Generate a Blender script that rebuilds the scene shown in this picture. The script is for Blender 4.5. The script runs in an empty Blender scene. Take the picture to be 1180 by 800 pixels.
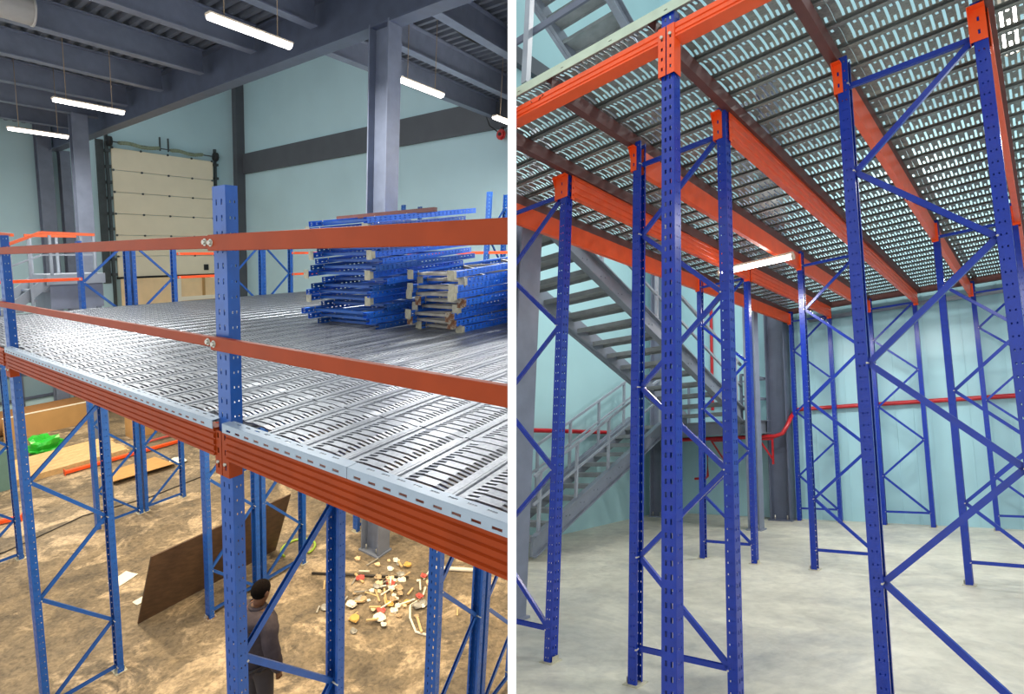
import bpy, bmesh, math, random
from mathutils import Vector, Matrix
random.seed(7)
scene = bpy.context.scene
COL = scene.collection

# ---------------------------------------------------------------- materials
def lin(c):
    return tuple(((v/255.0)/12.92 if v/255.0 <= 0.04045 else ((v/255.0+0.055)/1.055)**2.4) for v in c) + (1.0,)

def mat_plain(name, rgb, rough=0.5, metal=0.0, noise=0.0, scale=8.0, bump=0.0, spec=0.5, dirt=None, dirt_scale=3.0, dirt_lo=0.55, dirt_hi=0.75):
    m = bpy.data.materials.new(name); m.use_nodes = True
    nt = m.node_tree; b = nt.nodes['Principled BSDF']
    b.inputs['Roughness'].default_value = rough
    b.inputs['Metallic'].default_value = metal
    b.inputs['Specular IOR Level'].default_value = spec
    col = lin(rgb)
    b.inputs['Base Color'].default_value = col
    tc = nt.nodes.new('ShaderNodeTexCoord')
    src = None
    if noise > 0:
        n = nt.nodes.new('ShaderNodeTexNoise'); n.inputs['Scale'].default_value = scale; n.inputs['Detail'].default_value = 6
        nt.links.new(tc.outputs['Object'], n.inputs['Vector'])
        r = nt.nodes.new('ShaderNodeValToRGB')
        r.color_ramp.elements[0].position = 0.3; r.color_ramp.elements[1].position = 0.7
        r.color_ramp.elements[0].color = tuple(v*(1-noise) for v in col[:3])+(1,)
        r.color_ramp.elements[1].color = tuple(min(1, v*(1+noise)) for v in col[:3])+(1,)
        nt.links.new(n.outputs['Fac'], r.inputs['Fac']); src = r.outputs['Color']
        if bump > 0:
            bp = nt.nodes.new('ShaderNodeBump'); bp.inputs['Strength'].default_value = bump; bp.inputs['Distance'].default_value = 0.02
            nt.links.new(n.outputs['Fac'], bp.inputs['Height']); nt.links.new(bp.outputs['Normal'], b.inputs['Normal'])
    if dirt is not None:
        n2 = nt.nodes.new('ShaderNodeTexNoise'); n2.inputs['Scale'].default_value = dirt_scale; n2.inputs['Detail'].default_value = 9
        n2.inputs['Roughness'].default_value = 0.65
        nt.links.new(tc.outputs['Object'], n2.inputs['Vector'])
        r2 = nt.nodes.new('ShaderNodeValToRGB'); r2.color_ramp.elements[0].position = dirt_lo; r2.color_ramp.elements[1].position = dirt_hi
        nt.links.new(n2.outputs['Fac'], r2.inputs['Fac'])
        mx = nt.nodes.new('ShaderNodeMix'); mx.data_type = 'RGBA'
        nt.links.new(r2.outputs['Color'], mx.inputs['Factor'])
        if src: nt.links.new(src, mx.inputs['A'])
        else: mx.inputs['A'].default_value = col
        mx.inputs['B'].default_value = lin(dirt)
        src = mx.outputs['Result']
    if src: nt.links.new(src, b.inputs['Base Color'])
    return m

def mat_emit(name, rgb, s):
    m = bpy.data.materials.new(name); m.use_nodes = True
    b = m.node_tree.nodes['Principled BSDF']
    b.inputs['Base Color'].default_value = (0.9, 0.9, 0.9, 1)
    b.inputs['Emission Color'].default_value = lin(rgb)
    b.inputs['Emission Strength'].default_value = s
    return m

def mat_galv(name, rgb, rough=0.38, metal=0.85):
    m = bpy.data.materials.new(name); m.use_nodes = True
    nt = m.node_tree; b = nt.nodes['Principled BSDF']
    b.inputs['Metallic'].default_value = metal
    tc = nt.nodes.new('ShaderNodeTexCoord')
    n = nt.nodes.new('ShaderNodeTexNoise'); n.inputs['Scale'].default_value = 9; n.inputs['Detail'].default_value = 8
    v = nt.nodes.new('ShaderNodeTexVoronoi'); v.inputs['Scale'].default_value = 55
    nt.links.new(tc.outputs['Object'], n.inputs['Vector']); nt.links.new(tc.outputs['Object'], v.inputs['Vector'])
    mx = nt.nodes.new('ShaderNodeMix'); mx.data_type = 'FLOAT'; mx.inputs['Factor'].default_value = 0.45
    nt.links.new(n.outputs['Fac'], mx.inputs['A']); nt.links.new(v.outputs['Distance'], mx.inputs['B'])
    r = nt.nodes.new('ShaderNodeValToRGB'); c = lin(rgb)
    r.color_ramp.elements[0].position = 0.25; r.color_ramp.elements[1].position = 0.7
    r.color_ramp.elements[0].color = tuple(x*0.72 for x in c[:3])+(1,)
    r.color_ramp.elements[1].color = tuple(min(1, x*1.12) for x in c[:3])+(1,)
    nt.links.new(mx.outputs['Result'], r.inputs['Fac']); nt.links.new(r.outputs['Color'], b.inputs['Base Color'])
    mr = nt.nodes.new('ShaderNodeMapRange'); mr.inputs['To Min'].default_value = rough-0.1; mr.inputs['To Max'].default_value = rough+0.15
    nt.links.new(n.outputs['Fac'], mr.inputs['Value']); nt.links.new(mr.outputs['Result'], b.inputs['Roughness'])
    return m

def mat_floor(name, c1, c2, c3, scale, rough=0.75, blot=(0.5, 0.62), fine=0.35):
    """concrete: two tones of broad mottling, a second paler dried-slurry patch tone, fine grit"""
    m = bpy.data.materials.new(name); m.use_nodes = True
    nt = m.node_tree; b = nt.nodes['Principled BSDF']; b.inputs['Roughness'].default_value = rough
    tc = nt.nodes.new('ShaderNodeTexCoord')
    def noise(s, d, ro=0.6):
        n = nt.nodes.new('ShaderNodeTexNoise'); n.inputs['Scale'].default_value = s; n.inputs['Detail'].default_value = d
        n.inputs['Roughness'].default_value = ro; n.inputs['Distortion'].default_value = 0.6
        nt.links.new(tc.outputs['Object'], n.inputs['Vector']); return n
    def ramp(a, p0, p1):
        r = nt.nodes.new('ShaderNodeValToRGB'); r.color_ramp.elements[0].position = p0; r.color_ramp.elements[1].position = p1
        nt.links.new(a, r.inputs['Fac']); return r.outputs['Color']
    def mix(f, a, bb):
        x = nt.nodes.new('ShaderNodeMix'); x.data_type = 'RGBA'; nt.links.new(f, x.inputs['Factor'])
        for k, val in (('A', a), ('B', bb)):
            if isinstance(val, tuple): x.inputs[k].default_value = val
            else: nt.links.new(val, x.inputs[k])
        return x.outputs['Result']
    n1 = noise(scale, 8); n2 = noise(scale*0.55, 10, 0.7); n3 = noise(scale*9, 6)
    base = mix(ramp(n1.outputs['Fac'], 0.35, 0.68), lin(c1), lin(c2))
    blotch = mix(ramp(n2.outputs['Fac'], *blot), base, lin(c3))
    x = nt.nodes.new('ShaderNodeMix'); x.data_type = 'RGBA'; x.blend_type = 'MULTIPLY'; x.inputs['Factor'].default_value = fine
    nt.links.new(blotch, x.inputs['A']); nt.links.new(ramp(n3.outputs['Fac'], 0.3, 0.6), x.inputs['B'])
    nt.links.new(x.outputs['Result'], b.inputs['Base Color'])
    bp = nt.nodes.new('ShaderNodeBump'); bp.inputs['Strength'].default_value = 0.25; bp.inputs['Distance'].default_value = 0.02
    nt.links.new(n3.outputs['Fac'], bp.inputs['Height']); nt.links.new(bp.outputs['Normal'], b.inputs['Normal'])
    return m

def mat_wood(name, rgb, streak=0.2, rough=0.6, axis=1, scale=3.0):
    m = bpy.data.materials.new(name); m.use_nodes = True
    nt = m.node_tree; b = nt.nodes['Principled BSDF']; b.inputs['Roughness'].default_value = rough
    tc = nt.nodes.new('ShaderNodeTexCoord'); mp = nt.nodes.new('ShaderNodeMapping')
    s = [scale*10]*3; s[axis] = scale; mp.inputs['Scale'].default_value = s
    nt.links.new(tc.outputs['Object'], mp.inputs['Vector'])
    n = nt.nodes.new('ShaderNodeTexNoise'); n.inputs['Scale'].default_value = 1.0; n.inputs['Detail'].default_value = 7
    nt.links.new(mp.outputs['Vector'], n.inputs['Vector'])
    c = lin(rgb); r = nt.nodes.new('ShaderNodeValToRGB')
    r.color_ramp.elements[0].position = 0.3; r.color_ramp.elements[1].position = 0.7
    r.color_ramp.elements[0].color = tuple(v*(1-streak) for v in c[:3])+(1,)
    r.color_ramp.elements[1].color = tuple(min(1, v*(1+streak)) for v in c[:3])+(1,)
    nt.links.new(n.outputs['Fac'], r.inputs['Fac']); nt.links.new(r.outputs['Color'], b.inputs['Base Color'])
    return m

M = {
 'blue_l': mat_plain('blue_rack_paint', (26, 82, 160), 0.34, noise=0.10, scale=14),
 'blue_r': mat_plain('deep_blue_rack_paint', (8, 46, 150), 0.27, noise=0.10, scale=14),
 'blue_stack': mat_plain('bright_blue_rack_paint', (36, 108, 216), 0.4, noise=0.12, scale=10),
 'orange_l': mat_plain('orange_brown_beam_paint', (150, 56, 8), 0.5, spec=0.25, noise=0.10, scale=6),
 'orange_bright': mat_plain('bright_orange_paint', (238, 84, 26), 0.4, noise=0.06, scale=6),
 'orange_r': mat_plain('orange_beam_paint', (230, 84, 32), 0.34, noise=0.08, scale=6),
 'maroon': mat_plain('maroon_steel_and_shaded_orange', (92, 50, 46), 0.5, noise=0.15, scale=6),  # own colour of rail and end beam; on the joists it paints shade
 'steel': mat_plain('grey_steel_paint', (112, 120, 137), 0.42, noise=0.12, scale=5),
 'steel_dark': mat_plain('dark_grey_steel_paint', (82, 90, 108), 0.45, noise=0.12, scale=4),
 'steel_pale': mat_plain('pale_grey_steel_paint', (138, 146, 156), 0.4, noise=0.08, scale=5),
 'stair_steel': mat_plain('grey_stair_steel', (112, 120, 132), 0.42, noise=0.12, scale=5),
 'band': mat_plain('dark_girder_paint', (82, 86, 92), 0.6, noise=0.08, scale=2),
 'wall_l': mat_plain('pale_teal_wall', (182, 212, 219), 0.7, noise=0.04, scale=0.7),
 'wall_r': mat_plain('pale_cyan_wall', (156, 194, 198), 0.65, noise=0.04, scale=0.8),
 'sheet_r': mat_plain('cyan_wall_sheeting', (158, 200, 208), 0.3, noise=0.05, scale=1.2),
 'galv_l': mat_galv('galvanised_decking', (144, 150, 157), 0.36, 0.85),
 'galv_r': mat_galv('dull_galvanised_decking', (150, 156, 154), 0.42, 0.7),
 'trim_l': mat_plain('blue_grey_edge_steel', (160, 176, 190), 0.4, metal=0.2, noise=0.06),
 'trim_r': mat_plain('pale_green_grey_steel', (180, 196, 176), 0.45, noise=0.08),
 'zinc': mat_plain('zinc_bolt', (190, 188, 176), 0.35, metal=0.8),
 'plate': mat_plain('dusty_foot_plate', (176, 172, 150), 0.7, noise=0.2, scale=20),
 'plate_rust': mat_plain('rusty_foot_plate', (176, 168, 150), 0.75, noise=0.15, scale=20, dirt=(112, 70, 42), dirt_scale=14, dirt_lo=0.45, dirt_hi=0.55),
 'brace_grey': mat_plain('galvanised_brace', (158, 154, 144), 0.5, metal=0.3, noise=0.18, scale=9),
 'roofdeck': mat_plain('dark_roof_sheet', (100, 106, 116), 0.5, noise=0.1, scale=5),
 'lamp': mat_emit('lamp_diffuser', (255, 250, 244), 9.0),
 'lamp_r': mat_emit('lamp_tube', (255, 250, 246), 14.0),
 'lamp_body': mat_plain('lamp_body', (210, 196, 176), 0.5),
 'wire': mat_plain('hanging_wire', (150, 130, 104), 0.6),
 'black': mat_plain('black_rubber', (28, 30, 32), 0.6),
 'dark_metal': mat_plain('dark_track_metal', (64, 72, 74), 0.5, noise=0.2),
 'door': mat_plain('cream_door_panel', (240, 228, 200), 0.55, noise=0.03, scale=2),
 'door_line': mat_plain('door_joint', (120, 112, 96), 0.7),
 'spring': mat_plain('greenish_spring', (140, 152, 128), 0.5, metal=0.3, noise=0.2, scale=30),
 'board': mat_plain('pale_board', (238, 206, 160), 0.7, noise=0.06, scale=3),
 'white_paint': mat_plain('white_divider_paint', (253, 253, 253), 0.75),
 'floor_l': mat_floor('dusty_concrete', (104, 93, 77), (156, 137, 108), (190, 168, 136), 2.0, blot=(0.53,0.60), fine=0.55),
 'floor_r': mat_floor('pale_concrete', (188, 186, 170), (222, 219, 200), (142, 145, 144), 0.75, rough=0.45, blot=(0.47, 0.70), fine=0.2),
 'wood': mat_wood('pale_plank_wood', (206, 172, 122), 0.18, 0.6, 1),
 'mdf': mat_plain('brown_board', (176, 136, 84), 0.65, noise=0.05, scale=4),
 'ply': mat_wood('dark_brown_ply', (84, 62, 44), 0.28, 0.55, 1, 2.0),
 'card': mat_plain('cardboard', (188, 142, 84), 0.8, noise=0.08, scale=6),
 'card_dark': mat_plain('brown_carton', (150, 106, 62), 0.8, noise=0.08, scale=6),
 'green': mat_plain('green_plastic_bag', (40, 170, 44), 0.35),
 'green_hose': mat_plain('green_hose', (150, 180, 60), 0.4),
 'paper': mat_plain('white_paper', (236, 228, 208), 0.8),
 'red': mat_plain('red_plastic', (196, 84, 74), 0.5),
 'pipe_red': mat_plain('red_fire_pipe', (176, 22, 30), 0.35),
 'yellow': mat_plain('yellow_scrap', (214, 172, 90), 0.7),
 'cable': mat_plain('dark_cable', (56, 50, 44), 0.6),
 'teal_panel': mat_plain('dull_teal_panel', (104, 140, 134), 0.6, noise=0.05),
 'glass': mat_plain('dark_window_pane', (126, 150, 160), 0.12),
 'skin': mat_plain('brown_skin', (98, 62, 40), 0.5, noise=0.06, scale=20),
 'hair': mat_plain('black_hair', (16, 11, 9), 0.95, noise=0.3, scale=120, bump=0.5, spec=0.08),
 'coat': mat_plain('charcoal_work_jacket', (64, 57, 61), 0.9, spec=0.15, noise=0.16, scale=14, bump=0.3),
 'trouser': mat_plain('dark_work_trousers', (50, 46, 50), 0.85, noise=0.1, scale=14),
 'shoe': mat_plain('dark_work_shoe', (36, 32, 30), 0.6),
 'ink': mat_plain('pencil_ink', (96, 40, 24), 0.8),
 'rubbish': mat_plain('rubbish_mix', (178, 154, 120), 0.85, noise=0.3, scale=12),
 'duct': mat_plain('pale_duct', (196, 192, 186), 0.5, noise=0.05),
 'tread': mat_plain('grey_stair_tread', (120, 126, 128), 0.55, noise=0.15, scale=6),
 'orange_rail': mat_plain('orange_handrail', (196, 84, 40), 0.45),
 'brown_pad': mat_plain('rusty_wall_patch', (120, 92, 74), 0.8, noise=0.25, scale=16),
}

# ---------------------------------------------------------------- the two halls
CAM_Z = 6.0
class Hall:
    """axes of a hall: a = along the aisle front, b = into the hall, c = up; o = its origin in metres"""
    def __init__(s, o, ea, eb, ec):
        s.o = Vector(o) + Vector((0, 0, CAM_Z)); s.A = Matrix((ea, eb, ec)).transposed()
    def P(s, a, b, c): return s.o + s.A @ Vector((a, b, c))
    def D(s, a, b, c): return s.A @ Vector((a, b, c))
    def inv(s, w): return s.A.inverted() @ (Vector(w) - s.o)
# the warehouse seen at the left of the divider and the one at its right
L = Hall((-1.44, 2.80, -0.3956), (0.80612, -0.58455, -0.09204), (0.50293, 0.85082, 0.15220), (0.05945, -0.16449, 0.98459))
R = Hall((0.9241, 4.10, -2.5251), (0.76926, -0.62292, 0.14218), (0.69924, 0.70846, -0.09570), (0.05007, 0.18162, 0.98209))
HF = -3.96     # floor level of the left hall (its deck is level 0)

class MB:
    """collects shapes in a local frame and links them as ONE mesh object"""
    def __init__(s): s.v = []; s.f = []; s.sm = []
    def add(s, vs, fs, smooth=False):
        k = len(s.v); s.v += [Vector(x) for x in vs]
        for f in fs: s.f.append([i+k for i in f]); s.sm.append(smooth)
    def box(s, x0, x1, y0, y1, z0, z1):
        s.add([(x0,y0,z0),(x1,y0,z0),(x1,y1,z0),(x0,y1,z0),(x0,y0,z1),(x1,y0,z1),(x1,y1,z1),(x0,y1,z1)],
              [(0,3,2,1),(4,5,6,7),(0,1,5,4),(1,2,6,5),(2,3,7,6),(3,0,4,7)])
    def sweep(s, prof, p, q, up=(0,0,1), smooth=False, caps=True):
        """closed 2D profile (x across, y along up) swept straight from p to q"""
        p = Vector(p); q = Vector(q); d = (q-p).normalized(); up = Vector(up)
        x = d.cross(up)
        if x.length < 1e-5: x = d.cross(Vector((1,0,0)))
        x.normalize(); y = x.cross(d).normalized()
        n = len(prof); vs = [p+x*a+y*b for a,b in prof]+[q+x*a+y*b for a,b in prof]
        fs = [(i,(i+1)%n,n+(i+1)%n,n+i) for i in range(n)]
        if caps: fs += [tuple(range(n))[::-1], tuple(range(n,2*n))]
        s.add(vs, fs, False)
        if smooth:
            for i in range(len(s.sm)-len(fs), len(s.sm)-(2 if caps else 0)): s.sm[i] = True
    def bar(s, p, q, w, h, up=(0,0,1)):
        s.sweep([(-w/2,-h/2),(w/2,-h/2),(w/2,h/2),(-w/2,h/2)], p, q, up)
    def rod(s, p, q, r, n=12):
        s.sweep([(r*math.cos(2*math.pi*i/n), r*math.sin(2*math.pi*i/n)) for i in range(n)], p, q, (0,0,1) if abs((Vector(q)-Vector(p)).normalized().z) < 0.95 else (1,0,0), True)
    def tube(s, pts, r, n=8):
        pts = [Vector(p) for p in pts]; rings = []
        for i, p in enumerate(pts):
            d = (pts[min(i+1,len(pts)-1)]-pts[max(i-1,0)]).normalized()
            x = d.cross(Vector((0,0,1)));
            if x.length < 1e-3: x = d.cross(Vector((1,0,0)))
            x.normalize(); y = x.cross(d).normalized()
            rings.append([p+x*r*math.cos(2*math.pi*k/n)+y*r*math.sin(2*math.pi*k/n) for k in range(n)])
        vs = [v for ring in rings for v in ring]; fs = []
        for i in range(len(pts)-1):
            for k in range(n): fs.append((i*n+k, i*n+(k+1)%n, (i+1)*n+(k+1)%n, (i+1)*n+k))
        s.add(vs, fs, True); s.add(rings[0], [tuple(range(n))[::-1]]); s.add(rings[-1], [tuple(range(n))])
    def mesh(s, name, A, m):
        me = bpy.data.meshes.new(name); me.from_pydata([A @ v for v in s.v], [], s.f); me.materials.append(M[m] if isinstance(m, str) else m)
        me.polygons.foreach_set('use_smooth', s.sm); me.update(); return me

def link(name, me, parent=None, loc=None):
    o = bpy.data.objects.new(name, me); COL.objects.link(o)
    if parent is not None: o.parent = parent
    if loc is not None: o.location = loc
    return o
def tag(o, label, cat, group=None):
    o['label'] = label; o['category'] = cat
    if group: o['group'] = group
    return o
def empty(name, loc, label=None, cat=None, group=None):
    o = bpy.data.objects.new(name, None); COL.objects.link(o); o.location = loc; o.empty_display_size = 0.1
    if label: tag(o, label, cat, group)
    return o
def struct(name, hall, mb, m, base=(0,0,0)):
    o = link(name, mb.mesh(name, hall.A, m), None, hall.P(*base)); o['kind'] = 'structure'; return o
def solid(o, t=0.003):
    md = o.modifiers.new('gauge', 'SOLIDIFY'); md.thickness = t; md.offset = 0; return o
def bevel(o, w=0.003, seg=2):
    md = o.modifiers.new('edge', 'BEVEL'); md.width = w; md.segments = seg; md.limit_method = 'ANGLE'; return o
def build(name, hall, mb, m, parent=None, base=None):
    return link(name, mb.mesh(name, hall.A, m), parent, hall.P(*base) if base is not None else None)
def whole(name, hall, mb, m, base, label, cat, group=None):
    return tag(build(name, hall, mb, m, None, base), label, cat, group)
def dup(src, loc, label=None, group=None):
    r = src.copy(); COL.objects.link(r); r.location = loc
    if label: r['label'] = label
    if group: r['group'] = group
    for ch in list(src.children):
        c = ch.copy(); COL.objects.link(c); c.parent = r
        for g in list(ch.children):
            d = g.copy(); COL.objects.link(d); d.parent = c
    return r
ORD = 'first second third fourth fifth sixth seventh eighth ninth tenth eleventh twelfth thirteenth fourteenth fifteenth sixteenth seventeenth eighteenth nineteenth twentieth'.split()
def nth(k):
    if k < 20: return ORD[k]
    t = {2:'twenty',3:'thirty',4:'forty'}[(k+1)//10]; u = (k+1) % 10
    return (t+'-'+ORD[u-1]) if u else {2:'twentieth',3:'thirtieth',4:'fortieth'}[(k+1)//10]

def in_view(hall, pts, margin=20):
    ok = False
    for p in pts:
        w = hall.P(*p)
        if w.y < 0.15: continue
        x = 590 + 630*w.x/w.y; y = 400 - 630*(w.z-CAM_Z)/w.y
        lo, hi = (0, 588) if hall is L else (592, 1180)
        if lo-margin < x < hi+margin and -margin < y < 800+margin: ok = True
    return ok

# ---------------------------------------------------------------- racking
def holed(mb, org, ud, wd, u0, u1, cols, length, pitch, hl, z0=0.04):
    """sheet from u0 to u1 (direction ud) by length (direction wd) with columns of slots punched through"""
    org = Vector(org); ud = Vector(ud); wd = Vector(wd)
    pt = lambda u, w: org+ud*u+wd*w
    xs = u0
    for (c, hw) in cols:
        if c-hw > xs: mb.add([pt(xs,0),pt(c-hw,0),pt(c-hw,length),pt(xs,length)], [(0,1,2,3)])
        z = 0; k = 0
        while True:
            h0 = z0+k*pitch-hl; h1 = z0+k*pitch+hl
            if h1 > length-0.01: break
            mb.add([pt(c-hw,z),pt(c+hw,z),pt(c+hw,h0),pt(c-hw,h0)], [(0,1,2,3)]); z = h1; k += 1
        mb.add([pt(c-hw,z),pt(c+hw,z),pt(c+hw,length),pt(c-hw,length)], [(0,1,2,3)])
        xs = c+hw
    if xs < u1: mb.add([pt(xs,0),pt(u1,0),pt(u1,length),pt(xs,length)], [(0,1,2,3)])

DIMS = {'l':(0.125,0.060), 'r':(0.095,0.066)}
def post_mb(length, flip, w=0.085, d=0.07, pitch=0.075):
    """open-backed perforated upright; u runs from the slotted face into the frame, v across, w up"""
    mb = MB(); g = -1 if flip else 1
    holed(mb, (-g*d/2,-w/2,0), (0,1,0), (0,0,1), 0, w, [(w*0.3,0.006),(w*0.7,0.006)], length, pitch, 0.014)
    for sgn in (-1, 1):
        holed(mb, (-g*d/2, sgn*w/2, 0), (g,0,0), (0,0,1), 0, d, [(d*0.35,0.0035),(d*0.72,0.0035)], length, pitch, 0.006)
        mb.add([(g*d/2,sgn*w/2,0),(g*d/2,sgn*(w/2-0.02),0),(g*d/2,sgn*(w/2-0.02),length),(g*d/2,sgn*w/2,length)], [(0,1,2,3)])
    return mb
CPROF = [(-0.018,-0.014),(0.018,-0.014),(0.018,-0.0115),(-0.0155,-0.0115),(-0.0155,0.0115),(0.018,0.0115),(0.018,0.014),(-0.018,0.014)]
MESHES = {}
def cached(key, fn):
    if key not in MESHES: MESHES[key] = fn()
    return MESHES[key]

class Axes: # orientation of a frame: u along the frame, v across it, w along the posts
    def __init__(s, key, hall, u, v, w):
        s.key = key; s.A = Matrix((hall.D(*u), hall.D(*v), hall.D(*w))).transposed()
AXL = Axes('l', L, (0,1,0), (1,0,0), (0,0,1))
AXR = Axes('r', R, (1,0,0), (0,1,0), (0,0,1))

def zigzag(start, w0, pitch, l0, l1):
    out = []; side = start; w = w0
    while True:
        nw = w+pitch; ns = 1-side
        if nw > (l1 if ns else l0)-0.04: break
        out.append((side, w, ns, nw)); side, w = ns, nw
    return out, (side, w)

def rack_frame(loc, ax, width, l0, l1, start, w0, pitch, first, mats, label, group, bottom=0.06, top=False, feet=True, rust=(False,False), name='rack_frame', plate_parts=True):
    paint, brace = mats
    t = empty(name, loc, label, 'rack frame', group)
    offs = (0.0, width)
    for k, ln in ((0, l0), (1, l1)):
        me = cached(('post', ax.key, k, round(ln,3), paint), lambda: post_mb(ln, k == 1, *DIMS.get(ax.key,(0.062,0.062))).mesh('post', ax.A, paint))
        p = link('post', me, t, ax.A @ Vector((offs[k],0,0))); solid(p, 0.0025)
        if feet:
            def plate():
                b = MB(); e = 1.0 if ax.key in DIMS else 0.70; b.box(-0.062*e,0.062*e,-0.075*e,0.075*e,-0.001,0.007); b.box(-0.05,-0.045,-0.04,0.04,0.0,0.05) if k == 0 else b.box(0.045,0.05,-0.04,0.04,0.0,0.05)
                return b.mesh('base_plate', ax.A, 'plate_rust' if rust[k] else 'plate')
            link('base_plate', cached(('plate', ax.key, k, rust[k]), plate), p)
    segs, last = zigzag(start, w0, pitch, l0, l1)
    segs = ([(start, w0, 1-start, first)] if first else []) + []
    s, w = (1-start, first) if first else (start, w0)
    more, last = zigzag(s, w, pitch, l0, l1)
    segs += more
    if bottom is not None: segs.insert(0, (0, bottom, 1, bottom))
    if top: segs.append((0, last[1], 1, last[1]))
    for (s0, wa, s1, wb) in segs:
        def mk():
            b = MB(); b.sweep(CPROF, (offs[s0]+(0.03 if s0 == 0 else -0.03),0,wa), (offs[s1]+(0.03 if s1 == 0 else -0.03),0,wb), (0,1,0)); return b.mesh('brace', ax.A, brace)
        link('brace', cached(('brace', ax.key, width, s0, round(wa,3), s1, round(wb,3), brace), mk), t)
    nodes = sorted(set([(a, round(b,3)) for (a, b, _, _) in segs]+[(a, round(b,3)) for (_, _, a, b) in segs]))
    for (s0, w) in nodes:
        def mk():
            b = MB(); x = offs[s0]+(0.03 if s0 == 0 else -0.03); hw = DIMS.get(ax.key,(0.062,0))[0]/2+0.006; b.rod((x,-hw,w),(x,hw,w),0.0065,8); return b.mesh('bolt', ax.A, 'zinc')
        link('bolt', cached(('bolt', ax.key, width, s0, w), mk), t)
    return t

# ---------------------------------------------------------------- decking plank
def plank_mb(length, w=0.298, depth=0.05, arch=0.006, p=0.058, s=0.0145, dots=False):
    """ribbed, slotted walkway plank: x across, y along, z up (top at 0)"""
    mb = MB(); h = w/2
    xs = [-h,-h+0.010,-h+0.016,-h+0.026,-h+0.036,-0.102,-0.052,0.052,0.102,h-0.026,h-0.016,h-0.010,h]
    zs = [0.006,0.006,0.0,0.0,0.0,0.0,arch,arch,0.0,0.0,0.0,0.006,0.006]
    n = max(1, int((length-0.03)/p)); y0 = (length-n*p)/2
    rows = [0.0]; kind = ['solid']
    for k in range(n):
        y = y0+k*p
        rows += [y+0.009, y+0.009+s, y+0.009+p/2, y+0.009+p/2+s]; kind += ['long','solid','short','solid']
    rows.append(length)
    nx = len(xs); vs = [(x, y, z) for y in rows for x, z in zip(xs, zs)]; fs = []
    for r in range(len(rows)-1):
        for c in range(nx-1):
            if kind[r] == 'long' and c in (5,6,7): continue
            if kind[r] == 'short' and c in (5,7): continue
            if dots and kind[r] in ('long','short') and c == 3: continue
            fs.append((r*nx+c, r*nx+c+1, (r+1)*nx+c+1, (r+1)*nx+c))
    mb.add(vs, fs)
    for sg in (-1, 1):
        x = sg*h; mb.add([(x,0,0.006),(x,length,0.006),(x,length,-depth),(x,0,-depth)], [(0,1,2,3)])
        mb.add([(x,0,-depth),(x,length,-depth),(x-sg*0.02,length,-depth),(x-sg*0.02,0,-depth)], [(0,1,2,3)])
    return mb

# ================================================================ LEFT HALL
WL = -18.5; BW = 10.5
def Lbox(name, m, x0,x1,y0,y1,z0,z1, kind=None):
    mb = MB(); base = ((x0+x1)/2,(y0+y1)/2,z0)
    mb.box(x0-base[0],x1-base[0],y0-base[1],y1-base[1],0,z1-z0)
    return struct(name, L, mb, m, base)
Lbox('floor', 'floor_l', -18.6, 6, -7, 10.6, HF-0.15, HF)
Lbox('wall_left', 'wall_l', WL-0.15, WL, -3.5, BW+0.15, HF, 9.0)
Lbox('wall_back', 'wall_l', WL, 6, BW, BW+0.15, HF, 9.0)
# roof sheeting: trapezoid ribs running along the aisle direction, on the left part and on the far right part
def roof(name, a0, a1, b0, b1, c=4.74):
    mb = MB(); prof = []; b = b0; k = 0; pts = []
    while b < b1-0.001:
        for db, dc in ((0,0),(0.07,0),(0.10,0.075),(0.17,0.075)): pts.append((min(b+db,b1), c+dc))
        b += 0.20
    pts.append((b1, c))
    vs = [(a0-a0, y-b0, z-c) for y, z in pts]+[(a1-a0, y-b0, z-c) for y, z in pts]; n = len(pts)
    vs += [(0, 0, 0.14),(0, b1-b0, 0.14),(a1-a0, 0, 0.14),(a1-a0, b1-b0, 0.14)]
    mb.add(vs, [(i, i+1, n+i+1, n+i) for i in range(n-1)]+[(2*n, 2*n+1, 2*n+3, 2*n+2)])
    return struct(name, L, mb, 'roofdeck', (a0, b0, c))
roof('ceiling_front', -18.5, 5.0, -2.6, 4.2); roof('ceiling_far', -5.7, 5.0, 4.2, 10.5)
Lbox('ceiling_upper', 'roofdeck', -18.6, -5.6, 4.0, 10.6, 8.9, 9.0)
Lbox('trim_girder', 'band', -18.3, 5, BW-0.10, BW-0.001, 4.04, 4.80)
Lbox('trim_corner', 'band', -18.5, -18.2, BW-0.34, BW-0.005, HF, 8.9)
Lbox('trim_girder_upper', 'roofdeck', -5.75, -5.6, 4.3, 10.4, 4.9, 8.9)

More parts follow.
